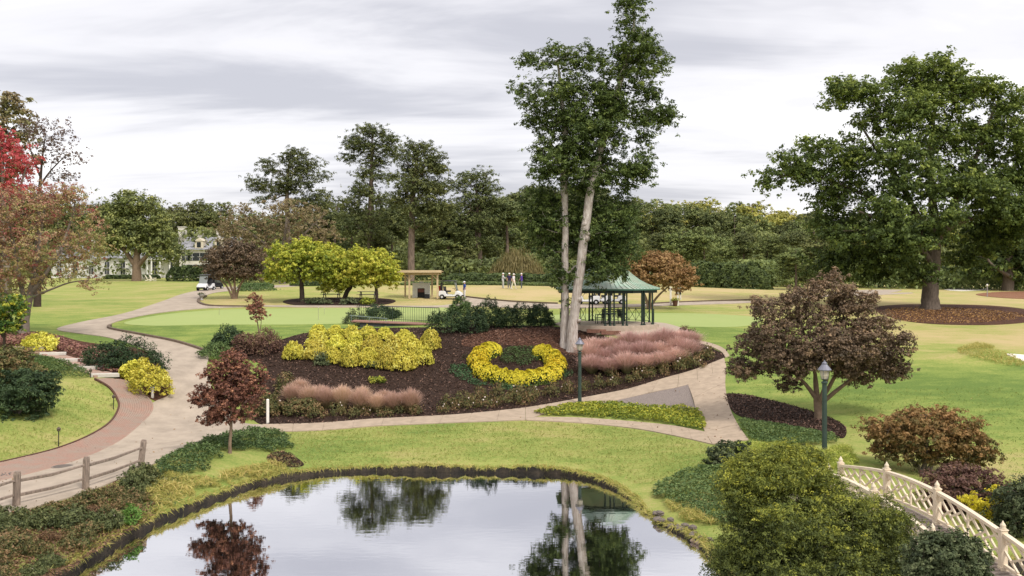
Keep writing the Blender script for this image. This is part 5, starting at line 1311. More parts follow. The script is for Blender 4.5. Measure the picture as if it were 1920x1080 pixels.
# big olive shrub in the right corner: overlapping masses of one plant
def mass(name, label, cat, d0, base_px, cl, ntip, per, leaf, lm, seed, bark=B_grey, clump=.2, tfun=None, tint0=.42, minz=.1, asp=.4, kd=1.3, hollow=.5, r_tip=.008, stems=7, droop=0., leafmid=.2, up=.6):
    bx, by = base_px; b0 = at(bx, d0); py0 = HY + F * (H - b0.z) / d0
    L = LB(bx, py0, d0); s = d0 / F
    lob = [L(*c, k=kd) for c in cl]
    tr = []; r = np.random.default_rng(seed)
    for i in range(stems):
        c = lob[int(r.integers(len(lob)))]
        tr.append({'pts': [((r.normal() * .15, r.normal() * .15, -.15), .06), ((c[0] * .35, c[1] * .35, c[2] * .35), .045), ((c[0] * .75, c[1] * .75, c[2] * .75), .025)]})
    return make_tree(name, label, cat, b0, tr, lob, ntip, per, clump, clump * .6, leaf, asp, lm, bark, seed, hollow=hollow, minz=minz, r_tip=r_tip, tint0=tint0, tfun=tfun, tsp=.17, tn=6, jit=.1, droop=droop, leafmid=leafmid, up=up)
cl = [(1440,895,60,34),(1395,935,40,40),(1500,890,60,36,.3),(1552,922,48,36,.4),(1470,955,80,55,-.3),(1560,965,80,55,-.2),(1640,975,55,45,.2),(1390,1010,45,55),(1450,1040,80,60,-.4),(1550,1050,90,60,-.5),(1640,1050,70,55,-.2),(1380,1075,50,50),(1480,1110,120,60,-.5),(1620,1110,100,60,-.4),(1685,1000,30,34,.3),(1420,862,34,20,.2),(1480,856,44,18,.4),(1528,866,34,16,.5),(1372,905,34,34),(1395,880,34,22),(1700,985,24,24,.3)]
mass('olive_shrub_mass', 'big feathery olive green shrub filling the right corner beside the pond', 'shrub', 25.5, (1520, 1130), cl, 1750, 112, .075, G_olive, 430, clump=.14, tfun=lambda P: np.clip(.40 + .12 * (P[:, 2] - 1.3), .2, .8), asp=.36, hollow=.35)
mass('box_bush', 'rounded grey green bush in front of the cream footbridge', 'shrub', 22.0, (1775, 1100), [(1775,1045,60,40),(1740,1060,40,40),(1815,1060,40,40),(1780,1085,70,40),(1760,1025,34,22),(1800,1022,34,22)], 420, 84, .07, G_box, 431, clump=.09, asp=.55, tint0=.45)
mass('box_bush', 'small dark round bush where the garden path meets the pond bank', 'shrub', 39.5, (1372, 876), [(1372,850,40,22),(1350,860,26,18),(1398,862,26,18),(1372,868,46,14)], 130, 60, .11, G_box, 432, clump=.12, asp=.55, tint0=.3)
mass('orange_shrub', 'wide orange bronze shrub with many upright stems on the right lawn', 'shrub', 37.5, (1735, 905), [(1740,785,80,24),(1690,800,55,28),(1790,800,55,28),(1665,825,40,28),(1820,835,45,26),(1740,820,80,34),(1700,850,60,20),(1785,855,60,24),(1640,800,18,16),(1850,850,22,14)], 460, 58, .12, G_orange, 433, clump=.16, asp=.45, tfun=lambda P: np.clip(.38 + .16 * (P[:, 2] - 1.3), .05, .8), stems=12, minz=.2, hollow=.35)
mass('purple_shrub', 'dark plum and brown shrub behind the cream bridge railing', 'shrub', 33.0, (1830, 960), [(1800,905,40,30),(1840,910,44,34),(1870,930,30,30),(1780,930,40,30),(1830,945,60,26),(1760,900,20,18)], 260, 56, .11, G_purple, 434, clump=.15, asp=.5, tint0=.4)
mass('yellow_leaf_shrub', 'bright yellow leaved patch of shrub by the bridge railing', 'shrub', 31.0, (1850, 985), [(1826,945,16,14),(1868,930,8,16),(1850,965,14,14)], 40, 50, .11, leafmat('clear_yellow_leaves', [(.25,.25,.03),(.5,.42,.03),(.6,.5,.04)], .3), 435, clump=.12, tint0=.5, stems=3)
mass('dark_leaf_shrub', 'dark green shrub at the right edge beyond the bridge', 'shrub', 30.0, (1905, 1010), [(1900,940,34,30),(1925,960,40,40),(1895,975,30,26),(1940,920,30,30)], 170, 56, .11, G_box, 436, clump=.15, tint0=.35)
# evergreen hedge mass at the lower left
cl = [(30,720,50,30),(70,735,36,34),(10,760,50,36),(50,770,40,30),(85,720,22,26),(-30,740,50,50),(0,790,40,20),(98,705,14,16)]
mass('evergreen_bank_shrub', 'dark clipped evergreen at the left edge above the small lawn', 'shrub', 47.0, (30, 808), cl, 330, 74, .15, G_yew, 440, clump=.16, asp=.32, tint0=.5, kd=1.4)
mass('bronze_bank_shrub', 'bronze and olive shrub above the dark evergreen at the left edge', 'shrub', 51.0, (20, 745), [(20,680,40,26),(-10,700,40,30),(45,695,26,20),(10,725,50,20),(55,715,18,16),(0,662,30,14)], 220, 64, .14, G_rose, 441, clump=.16, asp=.5, tint0=.45)
shrub('bright_weed', 'bright green young plant at the pond edge', 'plant', g(248, 985), (.3, .3, .62), 420, .13, .45, leafmat('fresh_green_leaves', [(.05,.10,.02),(.085,.16,.03),(.13,.21,.045)], .3), 442, k=4, rad=.015)
# ------------------------------------------------------------------ built things
M_lampgreen = mat('dark_green_paint', (.045,.070,.058), .45, var=.25, vscale=6)
M_zinc = mat('grey_lamp_cap', (.20,.20,.24), .45, metal=.3)
M_frost = mat('frosted_glass', (.46,.41,.33), .35)
def lamp(label, px, d, ptop):
    p = at(px, d); hh = (HY + F * (H - p.z) / d - ptop) * d / F
    root = thing('street_lamp', label, 'street lamp', p, 0, 'green lamp posts along the garden path')
    b = MB(); b.lathe([(.14,-.1),(.14,.10),(.115,.16),(.10,.5),(.095,hh-.95),(.085,hh-.93)], 14); b.build('post', M_lampgreen, root, smooth=False)
    b = MB(); b.lathe([(.11,hh-.95),(.13,hh-.92),(.13,hh-.88),(.07,hh-.84),(.07,hh-.80),(.14,hh-.76)], 12); b.build('collar', M_lampgreen, root)
    b = MB(); b.lathe([(.12,hh-.755),(.165,hh-.62),(.185,hh-.42),(.18,hh-.40)], 6); b.build('lantern_glass', M_frost, root)
    for k in range(6):
        a = k * math.pi / 3; c, s = math.cos(a), math.sin(a)
        b = MB(); b.bar((.125*c,.125*s,hh-.76), (.192*c,.192*s,hh-.40), .018); b.build('lantern_bar', M_zinc, root)
    b = MB(); b.lathe([(.27,hh-.405),(.275,hh-.38),(.19,hh-.28),(.12,hh-.19),(.10,hh-.17)], 12); b.build('lantern_roof', M_zinc, root)
    b = MB(); b.lathe([(.09,hh-.168),(.11,hh-.13),(.06,hh-.08),(.025,hh-.05),(.03,hh-.02),(.005,hh)], 10); b.build('finial', M_zinc, root)
lamp('green lamp post standing among the bushes in front of the brown maple', 1546, 38.6, 675)
lamp('green lamp post at the tip of the yellow green path island', 1087, 55.0, 632)

# split rail fence
M_rail = mat('weathered_rail_wood', (.33,.255,.205), .9, var=.5, vscale=4, bump=.7, bscale=18, stretch=(3,3,.6))
fence = thing('split_rail_fence', 'weathered split rail fence between the drive and the rose bank', 'fence', at(160, 35))
fo_ = fence.location.copy()
P_ = [at(-70, 31.4), at(30, 33), at(160, 35), at(262, 38)]
tops = []
for i, p in enumerate(P_):
    b = MB(); q = p - fo_; lean = Vector((.05, .0, 0)) if i < 3 else Vector((.14, .1, 0))
    b.tube([q + Vector((0, 0, -.3)), q + Vector((0, 0, .5)) + lean * .4, q + Vector((0, 0, 1.1)) + lean * .9, q + Vector((0, 0, 1.2)) + lean], [.135, .13, .125, .10], 6, wob=.05)
    b.build('post', M_rail, fence); tops.append((q, lean))
for i in range(3):
    (a, la), (c, lc) = tops[i], tops[i + 1]
    for z, sag, k in ((.88, .05, 1), (.38, .02, 0)):
        b = MB(); mid = (a + c) / 2 + Vector((0, 0, z - sag)) + la * .5
        b.tube([a + la * z + Vector((0, 0, z)), mid, c + lc * z + Vector((0, 0, z + .03))], [.055, .07, .05], 5, wob=.12); b.build('rail', M_rail, fence)

# cream footbridge with lattice railings
M_cream = mat('cream_paint', (.74,.62,.47), .55, var=.12, vscale=2.5, bump=.15, bscale=30)
M_deck = mat('grey_deck_boards', (.34,.28,.24), .85, var=.3, vscale=4)
BR = [(11.9, 35.0, 1.69), (12.4, 32.0, 2.08), (12.75, 29.0, 2.10), (13.2, 26.0, 1.67), (13.7, 23.0, 1.0)]   # rail tops at the posts
bridge = thing('footbridge', 'cream arched footbridge with lattice railings beside the corner shrub', 'footbridge', (12.4, 29, 0))
bo = Vector((12.4, 29, 0))
RH = .92
cv = catmull([(a, b_, c) for a, b_, c in BR], 6, False)
def side_rail(off):
    railpts = [Vector((x + off[0], y + off[1], z)) - bo for x, y, z in cv]
    posts = [Vector((x + off[0], y + off[1], z)) - bo for x, y, z in BR]
    rl = thing_part('railing')
    for k in range(4):
        seg = railpts[k * 6:k * 6 + 7]
        b = MB()
        for i in range(6): b.bar(seg[i], seg[i + 1] + (seg[i + 1] - seg[i]) * .02, .15, .085)
        b.build('top_rail', M_cream, rl)
        b = MB()
        for i in range(6): b.bar(seg[i] - Vector((0, 0, RH - .1)), seg[i + 1] - Vector((0, 0, RH - .1)) + (seg[i + 1] - seg[i]) * .02, .09, .07)
        b.build('bottom_rail', M_cream, rl)
        A, B = seg[0], seg[-1]
        def P(u, w):
            f = u * 6; i = min(int(f), 5); q = seg[i].lerp(seg[i + 1], f - i)
            return q + Vector((0, 0, -.05 - (1 - w) * (RH - .2)))
        bars = [((.5, 0), (.5, 1))]
        for u0 in (0.02, .52):
            w_ = .46
            X = lambda a, c: (u0 + w_ * a, c)
            bars += [(X(0, 1), X(.74, 0)), (X(0, .48), X(.36, 0)), (X(.34, 1), X(1, .10)), (X(.70, 1), X(1, .58)),
                     (X(.20, .26), X(.54, .72)), (X(.46, .38), X(.84, .84)), (X(.0, .70), X(.16, .90)), (X(.66, .10), X(.88, .36))]
        for p0, p1 in bars:
            b = MB(); b.bar(P(*p0), P(*p1), .05, .055, up=Vector((1, .2, 0))); b.build('lattice_bar', M_cream, rl)
    for k, q in enumerate(posts):
        b = MB(); b.box(q + Vector((0, 0, .03 - RH / 2)), (.19, .19, RH + .12)); b.box(q + Vector((0, 0, .105)), (.23, .23, .035))
        if k: b.box(q + Vector((0, 0, -RH - .02)), (.22, .22, .12))
        b.build('post', M_cream, rl, bevel=.012)
        b = MB(); b.lathe([(.085,.123),(.095,.145),(.06,.175),(.08,.205),(.068,.245),(.03,.295),(.01,.345)], 10, q); b.build('finial', M_cream, rl, smooth=True)
def thing_part(name):
    o = bpy.data.objects.new(name, None); return link(o, bridge)
side_rail((0, 0)); side_rail((-2.0, -.25))
for i in range(24 * 3):
    f = i / 72 * 24; k = min(int(f), 23); p = cv[k] + (cv[k + 1] - cv[k]) * (f - k)
    b = MB(); b.box(Vector((p[0] - 1.0, p[1] - .12, p[2] - RH - .05)) - bo, (2.25, .15, .045), rz=math.atan2(-.25, -2.0) + math.pi); b.build('plank', M_deck, bridge)
for off in (.16, -2.16):
    b = MB()
    for i in range(24): b.bar(Vector((cv[i][0] + off, cv[i][1] + off * .12, cv[i][2] - RH - .2)) - bo, Vector((cv[i + 1][0] + off, cv[i + 1][1] + off * .12, cv[i + 1][2] - RH - .2)) - bo, .1, .24)
    b.build('side_beam', M_cream, bridge)

# gazebo
M_copper = mat('verdigris_copper', (.40,.54,.44), .5, var=.35, vscale=1.6, col2=(.47,.51,.42), spec=.4)
M_iron = mat('dark_green_iron', (.018,.034,.026), .5)
M_stonef = mat('pale_stone_paving', (.46,.37,.29), .85, var=.2, vscale=3)
M_brickw = mat('terrace_brick', (.27,.135,.095), .9, var=.4, vscale=8)
gd = 69.0; gc = at(1138, gd); gc.z = H - (606 - HY) / F * gd
gaz = thing('gazebo', 'green copper roofed gazebo on slim dark posts behind the cedar trunks', 'gazebo', gc)
s = gd / F
zE = (606 - 541) * s; zR = (606 - 497) * s; RE = 3.85; NS = 8
b = MB(); b.lathe([(3.72,-.5),(3.72,-.02),(3.66,.0)], 16); b.build('floor', M_stonef, gaz)
prof = [(1.0, zE + .03), (.88, zE + .14), (.74, zE + .30), (.58, zE + .58), (.42, zE + .96), (.28, zE + 1.38), (.16, zR - .06)]
def ov(f, a): # the roof ends in a short ridge
    w = max(0, 1 - f) * .42
    c, s_ = math.cos(a), math.sin(a)
    return Vector((RE * f * c + w * np.sign(round(c, 6)) * min(1, abs(c) * 1.6), RE * f * s_, 0))
for k in range(NS):
    a0, a1 = 2 * math.pi * (k + .5) / NS, 2 * math.pi * (k + 1.5) / NS
    b = MB(); vs = []
    for f, z in prof: vs += [ov(f, a0) + Vector((0, 0, z)), ov(f, a1) + Vector((0, 0, z))]
    n0 = len(vs); vs += [v - Vector((0, 0, .04)) for v in vs]
    fs = [(2*i, 2*i+1, 2*i+3, 2*i+2) for i in range(len(prof)-1)] + [(n0+2*i+2, n0+2*i+3, n0+2*i+1, n0+2*i) for i in range(len(prof)-1)]
    b.add(vs, fs); pan = b.build('roof_panel', M_copper, gaz)
    for j in range(0, 8):
        w_ = j / 8
        b = MB()
        for i in range(len(prof) - 1):
            p = ov(prof[i][0], a0).lerp(ov(prof[i][0], a1), w_) + Vector((0, 0, prof[i][1] + .02)); q = ov(prof[i + 1][0], a0).lerp(ov(prof[i + 1][0], a1), w_) + Vector((0, 0, prof[i + 1][1] + .02))
            wd = .035 if j else .07
            b.bar(p, q, wd * (.5 + .5 * prof[i][0]), .06)
        b.build('roof_seam', M_copper, pan)
b = MB(); b.bar((-.75,0,zR-.05),(.75,0,zR-.05),.16,.12); b.lathe([(.10,zR),(.14,zR+.06),(.05,zR+.12),(.01,zR+.25)],8); b.build('ridge_cap', M_copper, gaz)
M_fascia = mat('green_fascia', (.075,.16,.115), .5)
for k in range(NS):
    a0, a1 = 2 * math.pi * (k + .5) / NS, 2 * math.pi * (k + 1.5) / NS
    p, q = ov(1, a0), ov(1, a1)
    b = MB(); b.bar(p + Vector((0,0,zE-.02)), q + Vector((0,0,zE-.02)), .07, .10); b.build('fascia', M_fascia, gaz)
    b = MB(); b.bar(p*.93 + Vector((0,0,zE-.17)), q*.93 + Vector((0,0,zE-.17)), .14, .2); b.build('eave_beam', M_iron, gaz)
RP = 3.42
def gpost(px, front):
    x = (px - 1138) * s
    y = math.sqrt(max(0, RP ** 2 - x ** 2)) * (-1 if front else 1)
    b = MB(); b.tube([(x, y, 0), (x, y, zE - .1)], .055, 8); b.lathe([(.10,0),(.10,.06),(.07,.12)], 8, (x, y, 0)); b.build('post', M_iron, gaz)
    return Vector((x, y, 0))
for px, fr in ((1052,1),(1071,1),(1077,1),(1062,0),(1084,0),(1112,0),(1118,0),(1126,1),(1135,1),(1142,1),(1150,0),(1158,1),(1165,1),(1194,1),(1199,1),(1180,0),(1212,0),(1217,1),(1222,0)): gpost(px, fr)
def rpanel(a0, a1):
    p = Vector((RP*math.cos(a0), RP*math.sin(a0), 0)); q = Vector((RP*math.cos(a1), RP*math.sin(a1), 0))
    rp = bpy.data.objects.new('railing_panel', None); link(rp, gaz)
    for z in (.12, .98): 
        b = MB(); b.bar(p + Vector((0,0,z)), q + Vector((0,0,z)), .035); b.build('rail', M_iron, rp)
    L_ = (q - p).length; m = max(1, int(L_ / .55))
    for i in range(m + 1):
        c = p.lerp(q, i / m); b = MB(); b.bar(c + Vector((0,0,0)), c + Vector((0,0,1.05)), .03); b.build('upright', M_iron, rp)
        if i < m:
            c2 = p.lerp(q, (i + 1) / m)
            b = MB(); b.bar(c + Vector((0,0,.12)), c2 + Vector((0,0,.98)), .024); b.bar(c + Vector((0,0,.98)), c2 + Vector((0,0,.12)), .024); b.build('cross_bars', M_iron, rp)
for a0, a1 in ((20, 65), (70, 108), (112, 160), (165, 205), (207, 232), (-22, 12)): rpanel(math.radians(a0), math.radians(a1))
# gazebo terrace and steps
tp = plan([(1095,622),(1130,611),(1180,608),(1235,607),(1262,612),(1290,622),(1285,628),(1215,630),(1150,629)], 4)
o = obj('gazebo_terrace', sheet_mesh('gazebo_terrace', tp, .6, .10, M_stonef, .4)); tag(o, kind='structure')
b = MB(); 
for k, px in enumerate((1118, 1145)):
    p = g(px, 624 + k * 3); b.box((p.x, p.y, p.z + .12), (1.3, .5, .24))
st = b.build('terrace_kerb', M_brickw); tag(st, kind='structure')

# iron bench and chairs inside the gazebo
def slat_bench(name, label, loc, rz, w, group=None):
    root = thing(name, label, 'bench' if w > .9 else 'chair', loc, rz, group)
    for k in range(4): b = MB(); b.box((0, -.18 + k * .12, .43), (w, .09, .025)); b.build('seat_slat', M_iron, root)
    for k in range(4): b = MB(); b.box((0, .24 + k * .02, .55 + k * .13), (w, .025, .07)); b.build('back_slat', M_iron, root)
    for sx in (-1, 1):
        for y in (-.2, .22): b = MB(); b.bar((sx*w*.46, y, 0), (sx*w*.46, y + (.08 if y > 0 else 0), .95 if y > 0 else .64), .04); b.build('leg', M_iron, root)
        b = MB(); b.bar((sx*w*.46, -.22, .64), (sx*w*.46, .26, .66), .05, .035); b.build('armrest', M_iron, root)
    return root
slat_bench('iron_bench', 'dark green slatted bench in the middle of the gazebo', gc + Vector(((1150-1138)*s, .6, 0)), 0, 1.5)
slat_bench('iron_chair', 'dark iron chair at the right end of the gazebo bench', gc + Vector(((1166-1138)*s, -.6, 0)), 1.9, .6, 'iron chairs in the gazebo')
slat_bench('iron_chair', 'dark iron chair on the cedar side of the gazebo bench', gc + Vector(((1122-1138)*s, -.7, 0)), -1.4, .6, 'iron chairs in the gazebo')
t_ = thing('iron_table', 'round dark iron table in front of the gazebo bench', 'table', gc + Vector(((1140-1138)*s, -.8, 0)))
b = MB(); b.lathe([(.48,.70),(.5,.71),(.5,.735),(.48,.74)], 16); b.build('table_top', M_iron, t_)
b = MB(); b.lathe([(.28,0),(.25,.03),(.05,.06),(.04,.70)], 10); b.build('pedestal', M_iron, t_)

# brick ramp with railing left of the yews
rc = at(742, 70.5); ra = g(668, 604); rb = g(815, 610)
ramp = thing('brick_ramp', 'small brick ramp with a dark baluster railing above the golden conifers', 'ramp', rc)
w_ = 72.0 / F; zt = rc.z + .35
ramp.location.z = zt
b = MB(); x0, x1 = (664-742)*w_, (820-742)*w_
b.prism([(x0, -.05), (x1, -.30), (x1, -.38), (x0, -.13)], 'y', -.9, .9); b.build('brick_deck', mat('ramp_brick', (.33,.18,.14), .9, var=.3, vscale=6), ramp)
b = MB(); b.prism([(x0+.6, -.14), (x1-.1, -.385), (x1-.1, -1.3), (x0+.6, -1.3)], 'y', -.8, .8); b.build('side_wall', mat('dark_ramp_wall', (.05,.052,.058), .8, var=.3, vscale=4), ramp)
nb = 36
hz = lambda x: 1.0 - .18 * (x - x0) / (x1 - x0)
b = MB(); b.bar((x0+.3,.8,hz(x0)), (x1,.8,hz(x1)), .05, .05); b.build('top_rail', M_iron, ramp)
b = MB(); b.bar((x0+.3,.8,.12-.05), (x1,.8,-.16), .04, .04); b.build('bottom_rail', M_iron, ramp)
for i in range(nb + 1):
    x = x0 + .3 + (x1 - x0 - .3) * i / nb; fz = -.05 - .25 * (x - x0) / (x1 - x0)
    b = MB(); b.bar((x,.8,fz), (x,.8,hz(x)), .05 if i in (0, 15, nb) else .022); b.build('baluster', M_iron, ramp)
M_galv = mat('grey_green_handrail', (.20,.25,.22), .5)
b = MB(); b.bar((x0-.1,-.85,.35), (x0+2.6,-.85,.12), .05); 
for x in (x0, x0+1.3, x0+2.5): b.bar((x,-.85,-.15), (x,-.85,.34-.085*(x-x0)), .035)
b.build('low_handrail', M_galv, ramp)

# golf carts (built facing +X)
M_white = mat('white_body_paint', (.72,.72,.74), .35, spec=.5)
M_black = mat('black_plastic', (.016,.016,.018), .6)
M_tyre = mat('tyre_rubber', (.014,.014,.014), .9)
M_hub = mat('pale_hubcap', (.55,.55,.55), .4)
M_seat = mat('dark_seat_vinyl', (.03,.03,.035), .6)
M_glass = mat('cart_windscreen', (.25,.27,.27), .1, spec=.6)
M_red = mat('red_bag', (.35,.02,.03), .6)
def cart(label, loc, rz, group, body=None):
    root = thing('golf_cart', label, 'golf cart', loc, rz, group)
    b = MB()
    b.prism([(-1.15,.38),(-1.12,.80),(-.95,.86),(-.45,.82),(-.35,.50),(.45,.44),(.55,.75),(.72,.86),(1.10,.66),(1.2,.45),(1.15,.30),(-1.1,.28)], 'y', -.56, .56)
    b.build('body', body or M_white, root, bevel=.03)
    b = MB(); b.box((0,0,.30),(2.2,1.0,.10)); b.box((1.19,0,.36),(.1,1.05,.13)); b.box((-1.17,0,.36),(.1,1.05,.13)); b.build('underframe', M_black, root)
    for x in (-.78, .80):
        for y in (-.56, .56):
            b = MB(); M_ = Matrix.Rotation(math.pi/2, 3, 'X')
            prof_ = [(.12,-.1),(.22,-.1),(.25,-.06),(.25,.06),(.22,.1),(.12,.1)]
            n = 14; vs = [Vector((x + r*math.cos(2*math.pi*j/n), y + z, .25 + r*math.sin(2*math.pi*j/n))) for r, z in prof_ for j in range(n)]
            b.add(vs, [(i*n+j, i*n+(j+1)%n, (i+1)*n+(j+1)%n, (i+1)*n+j) for i in range(5) for j in range(n)])
            w = b.build('wheel', M_tyre, root)
            b = MB(); b.tube([(x, y-.09, .25), (x, y+.09, .25)], .135, 12); b.build('hubcap', M_hub, w)
    b = MB(); b.box((-.32,0,.80),(.55,1.05,.16)); b.build('seat', M_seat, root, bevel=.03)
    b = MB(); b.box((-.60,0,1.08),(.14,1.05,.42), M=Matrix.Rotation(-.15, 3, 'Y')); b.build('seat_back', M_seat, root, bevel=.03)
    for y in (-.52, .52):
        b = MB(); b.tube([(.72,y,.82),(.50,y,1.3),(.42,y,1.80)], .022, 6); b.build('roof_strut', M_black, root)
        b = MB(); b.tube([(-.72,y,.84),(-.86,y,1.4),(-.84,y,1.80)], .022, 6); b.build('roof_strut', M_black, root)
    b = MB(); b.prism([(-1.05,1.80),(-1.02,1.86),(-.2,1.90),(.58,1.86),(.62,1.80)], 'y', -.6, .6); b.build('roof', mat('dark_cart_roof', (.06,.06,.065), .5), root, bevel=.02)
    b = MB(); b.box((.58,0,1.30),(.015,1.0,.9), M=Matrix.Rotation(-.22, 3, 'Y')); b.build('windscreen', M_glass, root)
    b = MB(); b.tube([(.55,.25,.8),(.30,.25,1.05)], .02, 6); b.lathe([(.15,0),(.17,.015),(.15,.03)], 12, (.28,.25,1.06)); b.build('steering_wheel', M_black, root)
    for y in (-.25, .25):
        b = MB(); b.tube([(-.98,y,.55),(-1.08,y,1.35)], [.12,.13], 9); b.build('golf_bag', M_red if y < 0 else M_black, root)
    b = MB(); b.box((-.93,0,1.30),(.05,1.1,.75)); b.build('rear_cover', M_black, root)
    for y in (-.38, .38):
        b = MB(); b.lathe([(.07,0),(.06,.03)], 8, (1.13,y,.60)); b.build('headlight', M_hub, root)
    return root
cart('white golf cart facing the viewer at the bend of the drive', at(386, 113), math.radians(-100), 'golf carts by the house')
cart('dark golf cart parked behind the white one at the bend of the drive', at(401, 117), math.radians(75), 'golf carts by the house', M_black)
cart('white golf cart parked beside the timber pergola', g(845, 561), math.radians(-6), 'golf carts on the course')
cart('white golf cart seen through the gazebo, just right of the cedar trunk', g(1103, 571), math.radians(172), 'golf carts behind the gazebo')
cart('white golf cart in the middle of the three behind the gazebo', g(1126, 570.5), math.radians(175), 'golf carts behind the gazebo')
cart('white golf cart last in the line behind the gazebo', g(1150, 570.5), math.radians(178), 'golf carts behind the gazebo')

# people
M_skin = mat('skin', (.50,.30,.21), .6)
M_shoe = mat('pale_shoes', (.6,.58,.55), .6)
M_cap = mat('white_cap', (.82,.80,.78), .7)
def person(label, loc, rz, shirt, trousers, pose='stand', group=None, cap=M_cap):
    root = thing('person', label, 'person', loc, rz, group)
    J = {'pel': (0,0,.95), 'chest': (0,.01,1.28), 'neck': (0,.0,1.48), 'head': (0,.02,1.60), 'top': (0,.01,1.72)}
    for sd, k in ((-1,'l'), (1,'r')):
        st = {'stand': 0, 'walk': .22 * sd, 'reach': .05 * sd, 'look': 0}[pose]
        J.update({k+'hip': (.09*sd,0,.90), k+'kn': (.11*sd,st*.7+.02,.50), k+'an': (.12*sd,st - (.06 if pose == 'walk' and sd < 0 else 0),.09), k+'toe': (.13*sd,st+.16,.03)})
        J.update({k+'sh': (.19*sd,0,1.42)})
        if pose == 'reach': J.update({k+'el': (.24*sd,.12,1.18), k+'wr': (.14*sd,.36,1.20), k+'hd': (.10*sd,.46,1.23)})
        elif pose == 'look': J.update({k+'el': (.25*sd,.05,1.16), k+'wr': (.10*sd,.24,1.02), k+'hd': (.05*sd,.30,.97)})
        else: J.update({k+'el': (.26*sd,-.03 - st*.5,1.15), k+'wr': (.26*sd,.06 - st,.92), k+'hd': (.25*sd,.09 - st,.83)})
    E_ = [('pel','chest'),('chest','neck'),('neck','head'),('head','top')]
    for k in 'lr': E_ += [('pel',k+'hip'),(k+'hip',k+'kn'),(k+'kn',k+'an'),(k+'an',k+'toe'),('chest',k+'sh'),(k+'sh',k+'el'),(k+'el',k+'wr'),(k+'wr',k+'hd')]
    R_ = {'pel':.15,'chest':.16,'neck':.06,'head':.10,'top':.075}
    for k in 'lr': R_.update({k+'hip':.105,k+'kn':.075,k+'an':.055,k+'toe':.045,k+'sh':.085,k+'el':.055,k+'wr':.038,k+'hd':.04})
    ks = list(J); me = bpy.data.meshes.new('body'); me.from_pydata([J[k] for k in ks], [(ks.index(a), ks.index(c)) for a, c in E_], [])
    o = bpy.data.objects.new('body', me); COL.objects.link(o)
    m = o.modifiers.new('skin', 'SKIN'); sv = me.skin_vertices[0].data
    for i, k in enumerate(ks): sv[i].radius = (R_[k], R_[k]); sv[i].use_root = (k == 'pel')
    o.modifiers.new('sub', 'SUBSURF').levels = 1
    dg = bpy.context.evaluated_depsgraph_get()
    nm = bpy.data.meshes.new_from_object(o.evaluated_get(dg)); nm.name = 'body'
    bpy.data.objects.remove(o)
    nm.materials.clear()
    for m_ in (M_skin, shirt, trousers, M_shoe): nm.materials.append(m_)
    for f in nm.polygons:
        c = f.center
        arm = math.hypot(c.x, 0) > .2 or c.y > .2
        f.material_index = 3 if c.z < .09 else 2 if c.z < .93 and not (abs(c.x) > .2 and c.z > .7) and c.y < .22 else 0 if c.z > 1.49 else 0 if (arm and c.z < 1.14) or c.y > .3 else 1
        f.use_smooth = True
    obj('body', nm, root)
    b = MB(); b.lathe([(.105,1.655),(.115,1.68),(.10,1.74),(.05,1.775),(.01,1.78)], 12, (0,.02,0)); b.box((0,.15,1.665),(.15,.12,.02)); b.build('cap', cap, root, smooth=False)
    if pose in ('reach', 'look'):
        b = MB(); b.tube([(0,.32 if pose == 'look' else .48,1.0 if pose == 'look' else 1.25),(.02,.5,.05)], .012, 5); b.build('golf_club', M_hub, root)
    return root
cloth = lambda n, c: mat(n, c, .85, var=.15, vscale=8)
GG = 'golfers on the course'
person('golfer in royal blue shirt and white trousers standing beside the golf cart', g(871, 560), math.radians(110), cloth('blue_shirt', (.03,.07,.28)), cloth('white_trousers', (.70,.67,.65)), 'stand', GG)
person('golfer in pale grey with one arm reaching forward, leftmost of four', g(943, 541), math.radians(-80), cloth('pale_grey_shirt', (.55,.55,.60)), cloth('pale_grey_trousers', (.48,.50,.48)), 'reach', GG)
person('golfer in dark navy shirt and dark trousers between two pale figures', g(955, 541), math.radians(180), cloth('navy_shirt', (.03,.02,.07)), cloth('dark_trousers', (.12,.12,.14)), 'stand', GG)
person('golfer all in white striding across the green', g(963, 542.5), math.radians(-70), cloth('white_shirt', (.78,.72,.76)), cloth('cream_trousers', (.72,.68,.58)), 'walk', GG)
person('golfer in purple shirt and grey trousers, rightmost of four', g(978, 541.5), math.radians(80), cloth('purple_shirt', (.09,.045,.30)), cloth('slate_trousers', (.09,.105,.11)), 'look', GG)

# white posts with hanging dark bins and a pot on the far side of the rust tree
M_wpost = mat('white_post_paint', (.78,.74,.68), .6)
for px, lab, bins in ((1257.5,'white course post seen just below the rust dome tree',0),(1271,'white course post with two dark ball washers hanging on it',1)):
    p = g(px, 573); root = thing('white_post', lab, 'post', p, 0, 'white course posts')
    b = MB(); b.box((0,0,.9),(.16,.16,1.8)); b.build('post', M_wpost, root)
    if bins:
        for sx in (-.14, .2): b = MB(); b.lathe([(.07,1.05),(.09,1.1),(.09,1.6),(.05,1.68)], 8, (sx,-.12,0)); b.build('ball_washer', M_black, root)
        b = MB(); b.box((.26,0,1.15),(.1,.1,1.2)); b.build('side_post', M_wpost, root)
    else:
        b = MB(); b.box((0,0,1.5),(.34,.1,.22)); b.build('sign_board', M_wpost, root)
p = g(1266, 574); root = thing('flower_pot', 'brown pot of yellow green plants beside the white course posts', 'flower pot', p)
b = MB(); b.lathe([(.16,0),(.2,.05),(.27,.5),(.3,.52),(.27,.55)], 12); b.build('pot', mat('brown_pot', (.12,.055,.035), .8), root)
obj('plant', bush_mesh('plant', (.34,.34,.3), 240, .12, .5, G_yelgr, 501), root, loc=(0,0,.5))
p = g(1851, 557); root = thing('white_post', 'slim white topped marker post left of the dark tree', 'post', p, 0, 'white course posts')
